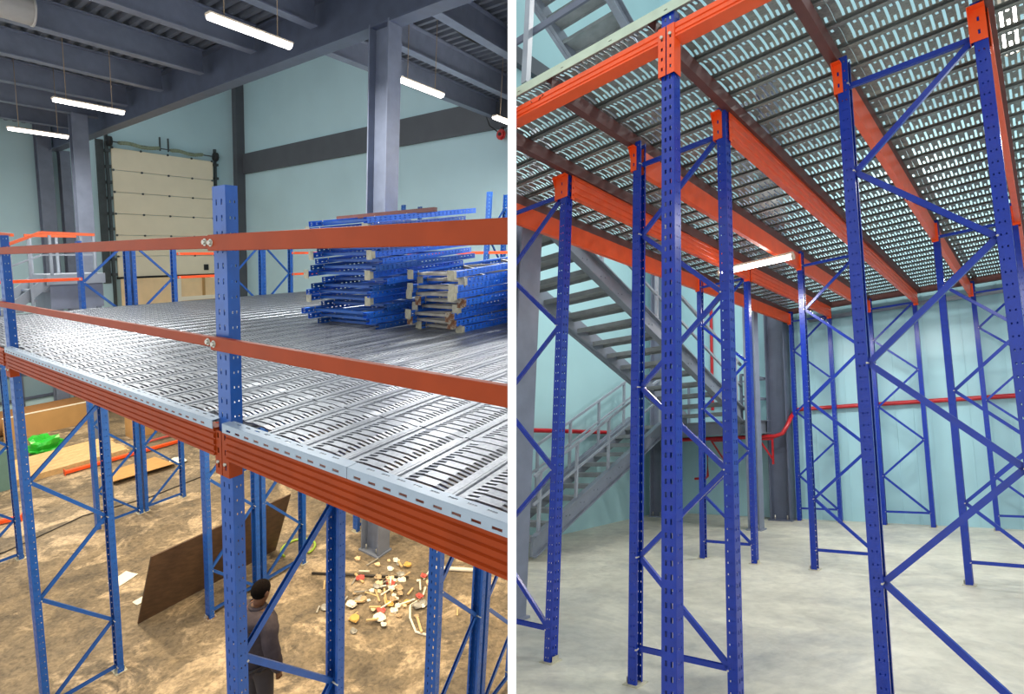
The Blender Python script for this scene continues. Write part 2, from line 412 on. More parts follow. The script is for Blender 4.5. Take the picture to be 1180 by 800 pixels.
# grey roof steel
def i_beam(mb, p, q, w, h, t=0.02, up=(0,0,1)):
    mb.sweep([(-w/2,0),(w/2,0),(w/2,t),(t/2,t),(t/2,h-t),(w/2,h-t),(w/2,h),(-w/2,h),(-w/2,h-t),(-t/2,h-t),(-t/2,t),(-w/2,t)], p, q, up)
mb = MB(); i_beam(mb, (-11.8,0,0), (9.0,0,0), 0.26, 0.72, 0.03)
whole('roof_girder', L, mb, 'steel_dark', (-6.4, 4.22, 4.0), 'deep grey steel girder crossing the ceiling above the tall column', 'girder', 'grey roof steel')
def joist(a, b0, b1, lab, k=[0]):
    t = empty('roof_joist', L.P(a, b1, 4.30), lab, 'roof joist', 'grey roof steel')
    mb = MB(); i_beam(mb, (0,b0-b1,0), (0,0,0), 0.19, 0.43, 0.022); build('beam', L, mb, 'steel', t)
    e = 0.0 if b0 < 0 else b0-b1; mb = MB(); s = -1 if b0 < 0 else 1
    mb.box(-0.075,-0.012, e+(-0.02 if s < 0 else 0), e+(0 if s < 0 else 0.02), 0.04, 0.38)
    for i in range(4): mb.rod((-0.04, e-0.03 if s < 0 else e+0.01, 0.08+0.08*i), (-0.04, e-0.01 if s < 0 else e+0.03, 0.08+0.08*i), 0.014, 8)
    build('end_cleat', L, mb, 'steel_dark', t); return t
for a, lab in ((-2.95,'near right'),(-4.85,'above the bright hanging lamp in front of the girder'),(-6.6,'next left'),(-8.45,'third'),(-10.25,'fourth'),(-12.15,'fifth'),(-14.0,'sixth'),(-15.9,'seventh')):
    n = {-2.95:'first',-4.85:'second',-6.6:'third',-8.45:'fourth',-10.25:'fifth',-12.15:'sixth',-14.0:'seventh',-15.9:'eighth'}[a]
    joist(a, -2.4, 4.08, 'grey roof joist on the near side of the girder, %s from the right' % n)
for a, n in ((-5.55,'outermost, over the open wall'),(-4.3,'second from the open wall'),(-2.95,'third from the open wall'),(-1.6,'fourth from the open wall')):
    joist(a, 4.36, 10.38, 'grey roof joist beyond the girder, %s' % n)

# columns
def h_column(loc, h, wa, wb, m, lab, hall=L, t=0.025, web='a', foot=True, group='grey steel columns'):
    r = empty('steel_column', hall.P(*loc), lab, 'column', group); mb = MB()
    if web == 'a':   # web along a, flanges across
        for s in (-1,1): mb.box(s*wa/2-(t if s > 0 else 0), s*wa/2+(t if s < 0 else 0), -wb/2, wb/2, 0, h)
        mb.box(-wa/2+t, wa/2-t, -t/2, t/2, 0, h)
    else:
        for s in (-1,1): mb.box(-wa/2, wa/2, s*wb/2-(t if s > 0 else 0), s*wb/2+(t if s < 0 else 0), 0, h)
        mb.box(-t/2, t/2, -wb/2+t, wb/2-t, 0, h)
    build('shaft', hall, mb, m, r)
    if foot:
        mb = MB(); mb.box(-wa/2-0.03,wa/2+0.03,-wb/2-0.03,wb/2+0.03,0,0.025)
        f = build('base_plate', hall, mb, m, r)
        mb = MB()
        for sx in (-1,1):
            for sy in (-1,1): mb.rod((sx*wa*0.3, sy*wb*0.33, 0.02),(sx*wa*0.3, sy*wb*0.33, 0.11), 0.014, 8)
        build('anchor_bolts', hall, mb, 'zinc', f)
    return r
h_column((-3.35,4.22,HF), 8.0, 0.42, 0.27, 'steel', 'tall grey steel column rising through the deck to the girder')
h_column((-13.9,3.62,HF), 8.25, 0.24, 0.34, 'steel', 'grey steel column standing left of the cream door under a roof joist')
h_column((-18.2,3.98,HF), 8.7, 0.3, 0.36, 'steel', 'leftmost grey column against the pale wall behind the stair landing')
h_column((-18.2,4.48,HF), 8.0, 0.3, 0.26, 'steel', 'grey column against the pale wall between two wider columns, carrying the girder end')

# lamps on wires
def hanging_lamp(a, b, c, ln, lab, drop=0.85):
    t = empty('batten_lamp', L.P(a,b,c), lab, 'ceiling lamp', 'hanging batten lamps')
    mb = MB(); n = 10; prof = [(0.065*math.cos(math.pi*(1+i/n)), 0.05*math.sin(math.pi*(1+i/n))) for i in range(n+1)]
    mb.sweep(prof, (0,-ln/2,0), (0,ln/2,0), (0,0,1), True); build('diffuser', L, mb, 'lamp', t)
    mb = MB(); mb.box(-0.06,0.06,-ln/2-0.02,ln/2+0.02,0.001,0.03); bevel(build('housing', L, mb, 'lamp_body', t), 0.008)
    for s in (-1,1):
        mb = MB(); mb.rod((0,s*ln*0.33,0.02),(0.0,s*ln*0.33,drop+0.485),0.006,6); build('wire', L, mb, 'wire', t)
    la = bpy.data.lights.new('batten_light', 'AREA'); la.shape = 'RECTANGLE'; la.size = 0.14; la.size_y = ln; la.energy = 190; la.color = (1,0.97,0.92)
    lo = bpy.data.objects.new('batten_light', la); COL.objects.link(lo); lo.parent = t
    lo.matrix_local = Matrix.Translation(L.D(0,0,-0.075)) @ L.A.normalized().to_4x4()
hanging_lamp(-3.59,2.28,3.4,1.02,'lit batten lamp nearest the camera, hanging in front of the girder')
hanging_lamp(-8.77,2.26,3.4,1.02,'middle of the three lit batten lamps hanging in a row at the left')
hanging_lamp(-11.95,2.33,3.4,0.98,'farthest left lit batten lamp, above the grey columns')
hanging_lamp(-3.33,5.02,3.4,1.0,'lit batten lamp hanging just right of the tall column')
hanging_lamp(-3.36,7.75,3.4,1.1,'lit batten lamp at the white divider beside the red alarm bell')
# duct, cables, bell
mb = MB(); mb.rod((0,-3.0,0),(0,0,0),0.19,28); mb.rod((0,-0.02,0),(0,0.01,0),0.20,28)
whole('air_duct', L, mb, 'duct', (-8.15,1.40,4.42), 'pale round air duct in the top left corner between roof joists', 'duct')
M['bell_red'] = mat_plain('red_bell_paint', (200, 40, 36), 0.4)
t = empty('alarm_bell', L.P(-5.3,BW-0.12,3.86), 'red alarm bell on the dark girder hanging from a black cable', 'alarm bell')
mb = MB(); mb.rod((0,0,0),(0,-0.07,0),0.13,20); mb.rod((0,-0.07,0),(0,-0.11,0),0.10,20); build('gong', L, mb, 'bell_red', t)
mb = MB(); mb.rod((0,-0.11,0),(0,-0.13,0),0.045,12); mb.box(-0.05,0.05,0.0,0.02,0.1,0.2); build('centre_cap', L, mb, 'black', t)
mb = MB(); mb.tube([(0,0,0),(-0.35,-0.1,0.25),(-0.48,-0.2,0.6),(-0.40,-0.25,0.95)], 0.016); build('cable', L, mb, 'black', t)
mb = MB(); mb.tube([(0,0.03*math.sin(i*1.3),-0.05*abs(math.sin(i*0.9))) if 0 else (0.05*math.sin(i*0.8), i*0.35, -0.05-0.04*abs(math.sin(i*0.9))) for i in range(16)], 0.018)
whole('ceiling_cable', L, mb, 'black', (-3.55,4.6,4.70), 'black cable sagging along the roof sheets right of the column', 'cable')

# sectional door with tracks and springs, and boards closing the gap below it
t = empty('sectional_door', L.P(WL,7.6,0.18), 'cream sectional loading door in the pale wall with dark side tracks', 'door')
y0, y1, hgt = -1.75, 1.68, 4.22
for i in range(6):
    z0 = i*hgt/6; z1 = (i+1)*hgt/6-0.012
    mb = MB(); mb.box(0.05,0.10,y0,y1,z0,z1); p = bevel(build('panel', L, mb, 'door', t), 0.01)
    mb = MB()
    for y in (y0+0.03, y0+0.9, y0+1.78, y0+2.62, y1-0.05): mb.rod((0.09,y,z1),(0.13,y,z1),0.035,10)
    build('hinges', L, mb, 'dark_metal', p)
mb = MB(); mb.box(0.04,0.13,y0-0.03,y1+0.03,-0.07,0.0); build('bottom_seal', L, mb, 'black', t)
for sgn, yy in ((-1,y0-0.12),(1,y1+0.10)):
    mb = MB(); mb.box(0.02,0.12,yy-0.04,yy+0.04,-4.1,hgt+0.45)
    for k in range(9): mb.box(0.02,0.2,yy-0.07,yy+0.07,0.05+k*0.5,0.14+k*0.5)
    build('track', L, mb, 'dark_metal', t)
mb = MB(); mb.box(0.01,0.06,y0-0.42,y0-0.2,-0.2,hgt+0.2); build('conduit_strip', L, mb, 'dark_metal', t)
for (ya, yb) in ((y0+0.2,y0+1.45),(y0+1.85,y1-0.45)):
    pts = [(0.2, ya+(yb-ya)*i/60, hgt+0.14+0.03*math.sin(i*0.12)) for i in range(61)]
    mb = MB(); mb.tube([(0.2+0.012*math.cos(i*1.6), p[1], p[2]+0.012*math.sin(i*1.6)) for i, p in enumerate(pts)], 0.055, 10); build('spring', L, mb, 'spring', t)
mb = MB(); mb.rod((0.2,y0-0.2,hgt+0.16),(0.2,y1+0.2,hgt+0.16),0.02,8); build('shaft', L, mb, 'dark_metal', t)
for yy in (y0-0.14, y1+0.0): mb = MB(); mb.rod((0.2,yy,hgt+0.16),(0.2,yy+0.12,hgt+0.16),0.16,16); build('cable_drum', L, mb, 'black', t)
for yy in (y0+1.52, y0+1.80): mb = MB(); mb.box(0.1,0.16,yy-0.02,yy+0.02,hgt+0.1,hgt+0.55); build('spring_bracket', L, mb, 'dark_metal', t)
mb = MB(); mb.box(0.10,0.12,1.2,1.38,0.14,0.36); build('vision_port', L, mb, 'black', t)
mb = MB(); mb.box(0,0.05,0,0.38,0,0.75); whole('wall_patch', L, mb, 'brown_pad', (WL+0.001,9.55,2.6), 'rusty brown patch plate on the wall right of the door', 'plate')
mb = MB(); mb.box(0,0.04,0,1.75,0,4.08); whole('closing_board', L, mb, 'board', (WL+0.35,5.82,HF+0.0), 'plain pale board standing under the left half of the cream door', 'board', 'boards under the door')
t = empty('framed_board', L.P(WL+0.35,7.66,HF), 'pale framed board with brown slat under the right half of the door', 'board', 'boards under the door')
mb = MB(); mb.box(0,0.03,0,1.6,0,4.08); build('sheet', L, mb, 'board', t)
mb = MB(); mb.box(0.03,0.07,0,0.12,0,4.08); mb.box(0.03,0.07,1.48,1.6,0,4.08); mb.box(0.03,0.07,0.12,1.48,3.2,3.34); build('frame', L, mb, 'paper', t)
mb = MB(); mb.box(0.03,0.06,0.92,1.02,3.34,4.08); build('slat', L, mb, 'mdf', t)

# ---- racks of the left hall
LF = dict(width=0.70, start=0, w0=0.08, pitch=0.6425, first=0.68)
LM = ('blue_l','blue_l')
def lframe(a, b, l0, l1, mirror, lab, rust=(False,False)):
    return rack_frame(L.P(a,b,HF), AXL, 0.70, l0, l1, 1 if mirror else 0, 0.08, 0.62 if a < -7 else 0.6425, 0.68, LM, lab, 'blue rack frames of the left hall', bottom=0.08, rust=rust)
TALL = 5.08; UND = 3.68
lframe(-4.1,0.0,5.02,UND,False,'blue rack frame at the left edge of the photo, carrying the guard rail')
lframe(0.0,0.0,5.14,UND,False,'nearest blue rack frame, its front post rising above both guard rails')
for a, where in ((-8.25,'far'),(-4.1,'middle'),(0.0,'near')):
    h = TALL if a < -8 else UND
    nm = {-8.25:'at the far deck end', -4.1:'in the middle line of racks', 0.0:'in the nearest line of racks'}[a]
    lframe(a,1.80,h,h,True,'blue rack frame %s, near half of the first back-to-back pair' % nm, (True,False))
    lframe(a,2.60,h,h,False,'blue rack frame %s, far half of the first back-to-back pair' % nm)
    if a < -1: lframe(a,4.45,UND if a > -8 else TALL,UND if a > -8 else TALL,True,'blue rack frame %s, near half of the second back-to-back pair' % nm)
    if a < -1: lframe(a,5.20,UND if a > -8 else TALL,UND if a > -8 else TALL,False,'blue rack frame %s, far half of the second back-to-back pair' % nm)
lframe(-8.25,0.0,TALL,TALL,False,'blue rack frame at the far deck end beside the stair landing')
lframe(-4.1,8.22,6.12,6.12,False,'tall blue rack frame beyond the stacks at the white divider')
lframe(-7.9,9.35,6.14,6.14,False,'tall blue rack frame whose post tips show just above the stack of frames')

# ---- front beams, connectors, edge trim, guard rails
def groove_prof(w, h, n, depth):
    """box section whose front (x = -w/2) carries n grooves"""
    pts = [(w/2,0),(w/2,h)]; front = [(-w/2,h)]
    for i in range(n):
        z1 = h*(1-(i+0.45)/(n+0.25)); z0 = z1-h*0.07
        front += [(-w/2, z1),(-w/2+depth, z1-h*0.03),(-w/2+depth, z0),(-w/2, z0-h*0.03)]
    front.append((-w/2,0)); return pts+front
def front_beam(a0, a1, lab, right_conn=True, left_conn=True):
    t = empty('load_beam', L.P((a0+a1)/2,-0.036,-0.16), lab, 'beam', 'orange front beams of the left deck'); m = (a0+a1)/2
    mb = MB(); pr = groove_prof(0.055, 0.145, 4, 0.009)
    mb.sweep(pr, (a1-m-0.06,0,0), (a0-m+0.06,0,0), (0,0,1)); build('beam_section', L, mb, 'orange_l', t)
    for side, on in ((a0, left_conn), (a1, right_conn)):
        if not on: continue
        s = 1 if side == a0 else -1; x = side-m
        mb = MB(); y = -0.014
        xa, xb = (x+0.004, x+0.068) if s > 0 else (x-0.068, x-0.004)
        holed(mb, (xa, y, -0.10), (1,0,0), (0,0,1), 0, 0.064, [(0.032,0.008)], 0.235, 0.08, 0.014, 0.05)
        xw = xb if s > 0 else xa
        mb.add([(xw,y,-0.10),(xw,y+0.07,-0.10),(xw,y+0.07,0.135),(xw,y,0.135)], [(0,1,2,3)])
        c = build('connector', L, mb, 'orange_l', t); solid(c, 0.004)
        mb = MB(); mb.rod(((xa+xb)/2, y-0.012, -0.03), ((xa+xb)/2, y+0.01, -0.03), 0.009, 8); build('safety_bolt', L, mb, 'zinc', c)
    return t
front_beam(-4.1, 0.0, 'orange grooved front beam left of the guard post, under the deck edge')
front_beam(0.0, 4.1, 'orange grooved front beam right of the guard post, running to the white divider')
front_beam(-8.2, -4.1, 'orange front beam beyond the left edge post, only its connector showing', True, False)
def edge_trim(a0, a1, lab):
    mb = MB(); n = a1-a0
    mb2 = MB(); holed(mb2, (0,0,0), (0,0,1), (1,0,0), 0, 0.045, [(0.016,0.0055)], n, 0.085, 0.021, 0.06)
    holed(mb2, (0,0,0.045), (0,1,0), (1,0,0), 0, 0.055, [(0.035,0.005)], n, 0.085, 0.021, 0.10)
    o = whole('edge_angle', L, mb2, 'trim_l', (a0,-0.072,-0.013), lab, 'edge trim', 'slotted edge angles'); solid(o, 0.003); return o
edge_trim(-4.04,-0.05,'slotted steel angle along the deck edge left of the guard post')
edge_trim(0.05,1.03,'slotted steel angle on the deck edge just right of the guard post')
edge_trim(1.034,4.0,'slotted steel angle on the deck edge nearest the white divider')
def guard_rail(p, q, h, w, m, lab, bolts=(True,True), cat='guard rail', grp='orange guard rails of the left deck'):
    p = Vector(p); q = Vector(q); d = (q-p); t = empty('guard_rail', L.P(*((p+q)/2)), lab, cat, grp)
    mb = MB(); mb.bar(-d/2, d/2, w, h); bevel(build('rail', L, mb, m, t), 0.004)
    n = Vector((0,-1,0)) if abs(d.x) > abs(d.y) else Vector((1,0,0))
    for on, e, s in ((bolts[0], -d/2, 1), (bolts[1], d/2, -1)):
        if on:
            c = e+d.normalized()*s*0.035; mb = MB(); mb.rod(c+n*(w/2-0.004), c+n*(w/2+0.014), 0.012, 6); mb.rod(c+n*(w/2-0.004), c+n*(w/2+0.004), 0.018, 14); build('bolt', L, mb, 'zinc', t)
    return t
guard_rail((-4.6,-0.062,0.918),(-0.022,-0.062,0.918),0.062,0.028,'orange_l','upper orange guard rail left of the guard post',(False,True))
guard_rail((-0.026,-0.066,0.914),(4.0,-0.066,0.914),0.076,0.03,'orange_l','upper orange guard rail right of the guard post, crossing before the stacks',(True,False))
guard_rail((-4.6,-0.062,0.435),(-0.022,-0.062,0.435),0.05,0.028,'orange_l','lower orange guard rail left of the guard post',(False,True))
guard_rail((-0.026,-0.066,0.430),(4.0,-0.066,0.430),0.066,0.03,'orange_l','lower orange guard rail right of the guard post, crossing the deck',(True,False))
guard_rail((-8.18,0.72,0.50),(-8.18,1.80,0.50),0.05,0.025,'orange_bright','short bright orange rail at the far deck end beside the landing',(False,True))
guard_rail((-8.18,3.34,0.46),(-8.18,4.45,0.46),0.05,0.025,'orange_bright','lower bright orange rail in front of the cream door',(True,False))
guard_rail((-8.18,3.34,0.90),(-8.18,4.45,0.90),0.05,0.025,'orange_bright','upper bright orange rail in front of the cream door',(True,False))
guard_rail((-8.18,5.9,0.42),(-8.18,6.9,0.42),0.05,0.025,'orange_bright','lower bright orange rail between far posts and the stack of frames',(True,False))
guard_rail((-8.18,5.9,0.90),(-8.18,6.9,0.90),0.05,0.025,'orange_bright','upper bright orange rail between far posts and the stack of frames',(True,False))
guard_rail((-6.6,8.22,0.86),(-3.0,8.22,0.86),0.06,0.03,'orange_bright','distant bright orange rail right behind the stack at the divider',(False,False))

# ---- deck planks (row by row away from the front edge)
PW = 0.30
rows = [(0.0,0.505,'front'),(0.515,3.38,'second'),(3.39,6.2,'third'),(6.21,7.9,'fourth')]
a_first = 0.01
protos = {}
for ri, (b0, b1, rn) in enumerate(rows):
    for k in range(-28, 8):
        a = a_first+PW*(k+0.5)
        if a < -8.15: continue
        bb0, bb1 = b0, b1
        if ri == 0: bb0 = 0.06 if abs(a-0.0) < 0.2 or abs(a+4.1) < 0.2 else -0.012
        pts = [(a+da, bb0+(bb1-bb0)*f, 0.0) for f in (0,0.25,0.5,0.75,1) for da in (-0.15,0.15)]
        w = L.P(a, bb0, 0)
        if not in_view(L, pts, 5): continue
        cut = ri == 2 and -3.75 < a < -2.97      # planks stop short of the column and go on behind it
        for part, (p0, p1) in enumerate([(bb0, 4.04), (4.40, bb1)] if cut else [(bb0, bb1)]):
            key = round(p1-p0,3)
            if key not in protos: protos[key] = plank_mb(key).mesh('deck_plank', L.A, 'galv_l')
            o = link('deck_plank', protos[key], None, L.P(a, p0, 0.0)); solid(o, 0.008)
            side = 'right' if k >= 0 else 'left'; n = k if k >= 0 else -k-1
            rn2 = rn+' row'+((', before the column', ', behind the column')[part] if cut else '')
            tag(o, 'slotted galvanised deck plank, %s, %s %s of the guard post' % (rn2, nth(n), side), 'deck plank', 'galvanised planks of the left deck')

# ---- stacked rack frames on the deck
def tilted(key, deg, yaw):
    t = math.radians(deg); y = math.radians(yaw)
    w = Vector((math.sin(y)*math.cos(t), math.cos(y)*math.cos(t), math.sin(t))); u = Vector((math.cos(y), -math.sin(y), 0)); v = w.cross(u)*-1
    if v.z < 0: v = -v
    return Axes(key, L, tuple(u), tuple(v), tuple(w))
rs = random.Random(11); n1 = 17
for k in range(n1):
    ax = tilted('s%d' % k, 0.4+k*0.36, rs.uniform(-3,3))
    a = -2.92+rs.uniform(-0.07,0.07); b = 2.66+rs.uniform(-0.16,0.10); c = 0.036+k*0.0735
    ln = 1.86+rs.uniform(-0.06,0.08)
    lab = 'blue rack frame lying in the tall left stack, %s' % ('at the very bottom' if k == 0 else 'topmost of all' if k == n1-1 else '%s from the bottom' % nth(k))
    rack_frame(L.P(a,b,c), ax, 1.08+rs.uniform(-0.03,0.05), ln, ln, 0, 0.16, 0.5, None, ('blue_stack' if k % 3 else 'blue_l','blue_l'), lab, 'stacked blue rack frames', bottom=0.16, feet=(k in (4,8,11,15)))
n2 = 9
for k in range(n2):
    ax = tilted('t%d' % k, 0.5+k*0.45, 2+rs.uniform(-2,2))
    a = -1.50+rs.uniform(-0.05,0.05); b = 2.98+rs.uniform(-0.05,0.18); c = 0.036+k*0.0735
    lab = 'rack frame with grey braces in the lower right stack, %s' % ('at the bottom' if k == 0 else 'topmost' if k == n2-1 else '%s from the bottom' % nth(k))
    rack_frame(L.P(a,b,c), ax, 0.64+rs.uniform(-0.02,0.03), 2.6, 2.6, 0, 0.10, 0.42, None, ('blue_stack','brace_grey'), lab, 'stacked rack frames with grey braces', bottom=0.10, rust=(k in (1,4), k in (1,2,4)))
mb = MB(); mb.bar((-0.9,0,0),(0.9,0,0.02),0.05,0.05)
whole('loose_rail', L, mb, 'maroon', (-2.35,3.3,1.33), 'dark red rail lying on top of the tall left stack of frames', 'rail')

# ---- landing with stair railing beyond the far deck end
t = empty('stair_landing', L.P(-9.6,1.75,HF), 'grey steel landing with orange-topped railing at the far left of the deck', 'stair landing')
mb = MB(); mb.box(-0.75,0.3,-0.15,0.75,4.34,4.52); build('platform', L, mb, 'steel_pale', t)
mb = MB(); mb.box(0.17,0.25,-0.1,0.72,3.9,4.34); mb.box(-0.7,0.17,-0.1,-0.05,3.9,4.34); build('side_panels', L, mb, 'steel', t)
for p, q in (((0.28,-0.75,4.98),(0.28,-0.18,5.24)),((0.28,-0.18,5.24),(0.28,0.62,5.22)),((-0.7,-0.70,5.26),(0.0,-0.5,5.2)),((-0.72,-0.18,5.22),(-0.72,0.62,5.22))):
    mb = MB(); mb.bar(p,q,0.05,0.05); build('top_rail', L, mb, 'orange_rail', t)
for p, q in (((0.28,-0.75,4.62),(0.28,-0.18,4.86)),((0.28,-0.18,4.86),(0.28,0.62,4.86))):
    mb = MB(); mb.bar(p,q,0.03,0.03); build('middle_rail', L, mb, 'steel_pale', t)
for x, y, z0, z1 in ((0.28,-0.62,4.0,5.02),(0.28,-0.36,4.0,5.12),(0.28,-0.06,4.5,5.2),(0.28,0.4,4.5,5.2),(0.28,0.6,4.5,5.2),(-0.72,-0.1,4.5,5.2),(-0.72,0.3,4.5,5.2)):
    mb = MB(); mb.bar((x,y,z0),(x,y,z1),0.04,0.04,(1,0,0)); build('railing_post', L, mb, 'steel_pale', t)
for x, y in ((0.2,0.65),(-0.65,0.65)):
    mb = MB(); mb.bar((x,y,0),(x,y,4.34),0.07,0.07,(1,0,0)); build('leg', L, mb, 'steel', t)
mb = MB(); mb.bar((0.22,-0.9,3.75),(0.22,-0.12,4.4),0.05,0.16); mb.bar((-0.65,-0.9,3.75),(-0.65,-0.12,4.4),0.05,0.16)
for i in range(4): mb.box(-0.63,0.2,-0.9+i*0.2,-0.68+i*0.2,3.72+i*0.165,3.76+i*0.165)
build('stair_flight', L, mb, 'steel_pale', t)

# ---- things on the floor under the left deck
mb = MB(); mb.box(-0.02,0.02,-1.15,1.0,0,0.62); t = empty('standing_board', L.P(-15.9,3.2,HF), 'long brown board standing on edge at the back under the deck', 'board'); build('sheet', L, mb, 'mdf', t); mb = MB(); mb.box(-0.025,0.025,-1.15,1.0,0.62,0.645); build('white_edge', L, mb, 'paper', t)
t = empty('rolled_carpet', L.P(-17.2,3.0,HF), 'dark brown rolled matting lying behind the long brown board', 'matting')
mb = MB()
for i in range(3): mb.rod((0.28*i,-1.1,0.28),(0.28*i,1.6,0.28),0.28,18)
build('rolls', L, mb, 'card_dark', t)
t = empty('plank_stack', L.P(-12.75,2.1,HF), 'low stack of pale wooden planks lying on the concrete behind the left frame', 'plank stack')
for i in range(3):
    for j in range(7):
        mb = MB(); dx = rs.uniform(-0.05,0.05); mb.box(-0.75+j*0.22,-0.54+j*0.22,-1.3+dx,1.55+dx,i*0.045,i*0.045+0.042); build('plank', L, mb, 'wood', t)
def loose_beam(p, q, w, h, m, lab, cat='beam', grp='loose beams on the floor'):
    p = Vector(p); q = Vector(q); c = (p+q)/2; t = empty('loose_beam', L.P(*c), lab, cat, grp)
    mb = MB(); mb.bar(p-c,q-c,w,h); build('beam_section', L, mb, m, t)
    d = (q-p).normalized(); mb = MB()
    for e, s in ((p-c,1),(q-c,-1)): mb.bar(e, e+d*s*0.012, w+0.05, h+0.08)
    build('end_plate', L, mb, m, t); return t
loose_beam((-11.75,2.25,HF+0.06),(-11.6,5.3,HF+0.06),0.10,0.06,'orange_bright','orange beam lying on the floor beside the pale planks')
loose_beam((-10.6,-0.6,HF+0.06),(-9.9,1.1,HF+0.06),0.10,0.06,'orange_bright','short length of orange beam on the floor at the left edge')
mb = MB(); mb.add([(-0.45,-0.55,0.0),(0.35,-0.6,0.02),(0.45,0.7,0.03),(-0.5,0.65,0.0)],[(0,1,2,3)]); mb.add([(0.35,-0.6,0.02),(0.52,-0.55,0.10),(0.62,0.6,0.1),(0.45,0.7,0.03)],[(0,1,2,3)])
solid(whole('cardboard_sheet', L, mb, 'card', (-10.6,3.25,HF+0.012), 'flattened sheet of brown cardboard on the floor beside the orange beam', 'cardboard'), 0.008)
def carton(a, b, w, d, h, m, lab):
    t = empty('carton', L.P(a,b,HF), lab, 'box', 'cardboard boxes under the deck')
    mb = MB(); mb.box(-w/2,w/2,-d/2,d/2,0,h); bevel(build('box_body', L, mb, m, t), 0.01)
    mb = MB(); mb.box(w/2,w/2+0.004,-d/2+0.01,d/2-0.01,h*0.46,h*0.54); mb.box(-0.03,0.03,-d/2,d/2,h,h+0.004); build('tape', L, mb, 'board', t)
carton(-13.3,4.4,0.5,0.55,0.62,'card','taller cardboard box standing behind the second rack under the deck')
carton(-13.0,5.05,0.5,0.5,0.42,'card_dark','smaller brown carton right of the taller cardboard box')
carton(-17.6,1.35,0.6,0.6,0.9,'card_dark','brown carton far back beside the dark window frame')
# window with dark frames at the back under the deck
t = empty('window_unit', L.P(WL+0.05,2.1,HF+0.55), 'dark framed glazed screen at the back wall under the deck', 'window')
mb = MB(); mb.box(0,0.02,0,2.9,0,1.6); build('glass', L, mb, 'glass', t)
mb = MB()
for y in (0,0.95,1.9,2.85): mb.box(-0.02,0.06,y-0.04,y+0.04,-0.5,1.7)
for z in (0,0.75,1.6): mb.box(-0.02,0.06,0,2.9,z-0.04,z+0.04)
build('frame', L, mb, 'steel_dark', t)
mb = MB(); mb.box(0,0.9,0,2.2,0,0.5); mb.box(0.02,0.88,0.02,2.18,0.5,0.56)
bevel(whole('storage_chest', L, mb, 'steel', (-17.9,4.2,HF), 'low grey chest against the back wall beyond the brown board', 'chest'), 0.01)
mb = MB(); mb.box(-0.03,0.03,-0.7,0.25,0,0.85); whole('teal_panel', L, mb, 'teal_panel', (-11.9,1.15,HF), 'dull teal panel standing behind the leftmost post', 'panel')
def crumple(name, m, loc, sx, sy, sz, lab, cat, grp=None, seed=0, sub=3, hall=L):
    r = random.Random(seed); bm = bmesh.new(); bmesh.ops.create_icosphere(bm, subdivisions=sub, radius=1)
    ph = [r.uniform(0,6.28) for _ in range(9)]
    for v in bm.verts:
        d = 1+0.18*math.sin(5*v.co.x+ph[0])*math.sin(4*v.co.y+ph[1])+0.16*math.sin(7*v.co.z+ph[2]+3*v.co.x)+r.uniform(-0.10,0.10)
        v.co = Vector((v.co.x*sx*d, v.co.y*sy*d, max(0.0,(v.co.z*0.9+0.75))*sz*d*0.6))
    me = bpy.data.meshes.new(name); bm.to_mesh(me); bm.free(); me.materials.append(M[m]); me.transform(hall.A.to_4x4())
    return tag(link(name, me, None, hall.P(*loc)), lab, cat, grp)
crumple('plastic_bag', 'green', (-13.9,2.42,HF), 0.30,0.34,0.42, 'crumpled bright green plastic bag on the floor at the left', 'bag', None, 3)
def flat(name, m, loc, w, d, rot, lab, cat, grp=None, curl=0.02):
    c, s = math.cos(rot), math.sin(rot); mb = MB(); n = 4; vs = []
    for i in range(n+1):
        for j in range(n+1):
            x = (i/n-0.5)*w; y = (j/n-0.5)*d; vs.append((x*c-y*s, x*s+y*c, 0.004+curl*((i/n-0.5)**2+(j/n-0.3)**2)))
    mb.add(vs, [(i*(n+1)+j,(i+1)*(n+1)+j,(i+1)*(n+1)+j+1,i*(n+1)+j+1) for i in range(n) for j in range(n)])
    return solid(whole(name, L, mb, m, loc, lab, cat, grp), 0.003)
flat('paper_sheet','paper',(-6.12,1.45,HF),0.26,0.30,0.3,'white square sheet of paper on the floor beside the left frame','paper')
flat('paper_sheet','paper',(-5.32,1.52,HF),0.14,0.42,0.1,'long white paper strip on the floor at the foot of the dark ply sheet','paper')
crumple('paper_wad','paper',(-10.3,4.1,HF),0.22,0.14,0.07,'crumpled white paper beside the cardboard sheet','paper',None,5)
mb = MB(); mb.tube([(0,0.3*i,0.04+0.02*math.sin(i)) for i in range(9)],0.03,8)
whole('barrier_tape', L, mb, 'red', (-12.3,4.0,HF+0.0), 'strip of red and white barrier tape behind the second rack', 'tape')
def on_floor_curve(pts, r, m, name, lab, cat, base):
    mb = MB(); mb.tube([(x,y,r) for x,y in pts], r, 6); return whole(name, L, mb, m, base, lab, cat)
on_floor_curve([(0.0,-2.2),(0.2,-1.0),(-0.15,0.2),(0.1,1.3),(0.0,2.4),(-0.6,3.6),(-1.2,5.2)],0.012,'cable','floor_cable','dark cable snaking across the concrete behind the left frame','cable',(-8.9,1.6,HF))
on_floor_curve([(0.28*math.cos(i*0.3),0.28*math.sin(i*0.3)) for i in range(17)],0.02,'green_hose','hose_loop','loop of yellow-green hose on the floor behind the dark ply sheet','hose',(-4.5,3.5,HF))
# leaning ply sheet: foot along b, head leaning towards the racks
mb = MB(); mb.add([(0,0,0),(0,2.1,0),(0.42,2.12,1.08),(0.42,0.05,1.08)],[(0,1,2,3)])
mb.f = [(0,1,2,3)]
solid(whole('ply_sheet', L, mb, 'ply', (-4.80,1.16,HF+0.01), 'dark brown plywood sheet leaning on the racks under the deck', 'plywood sheet'), 0.018)
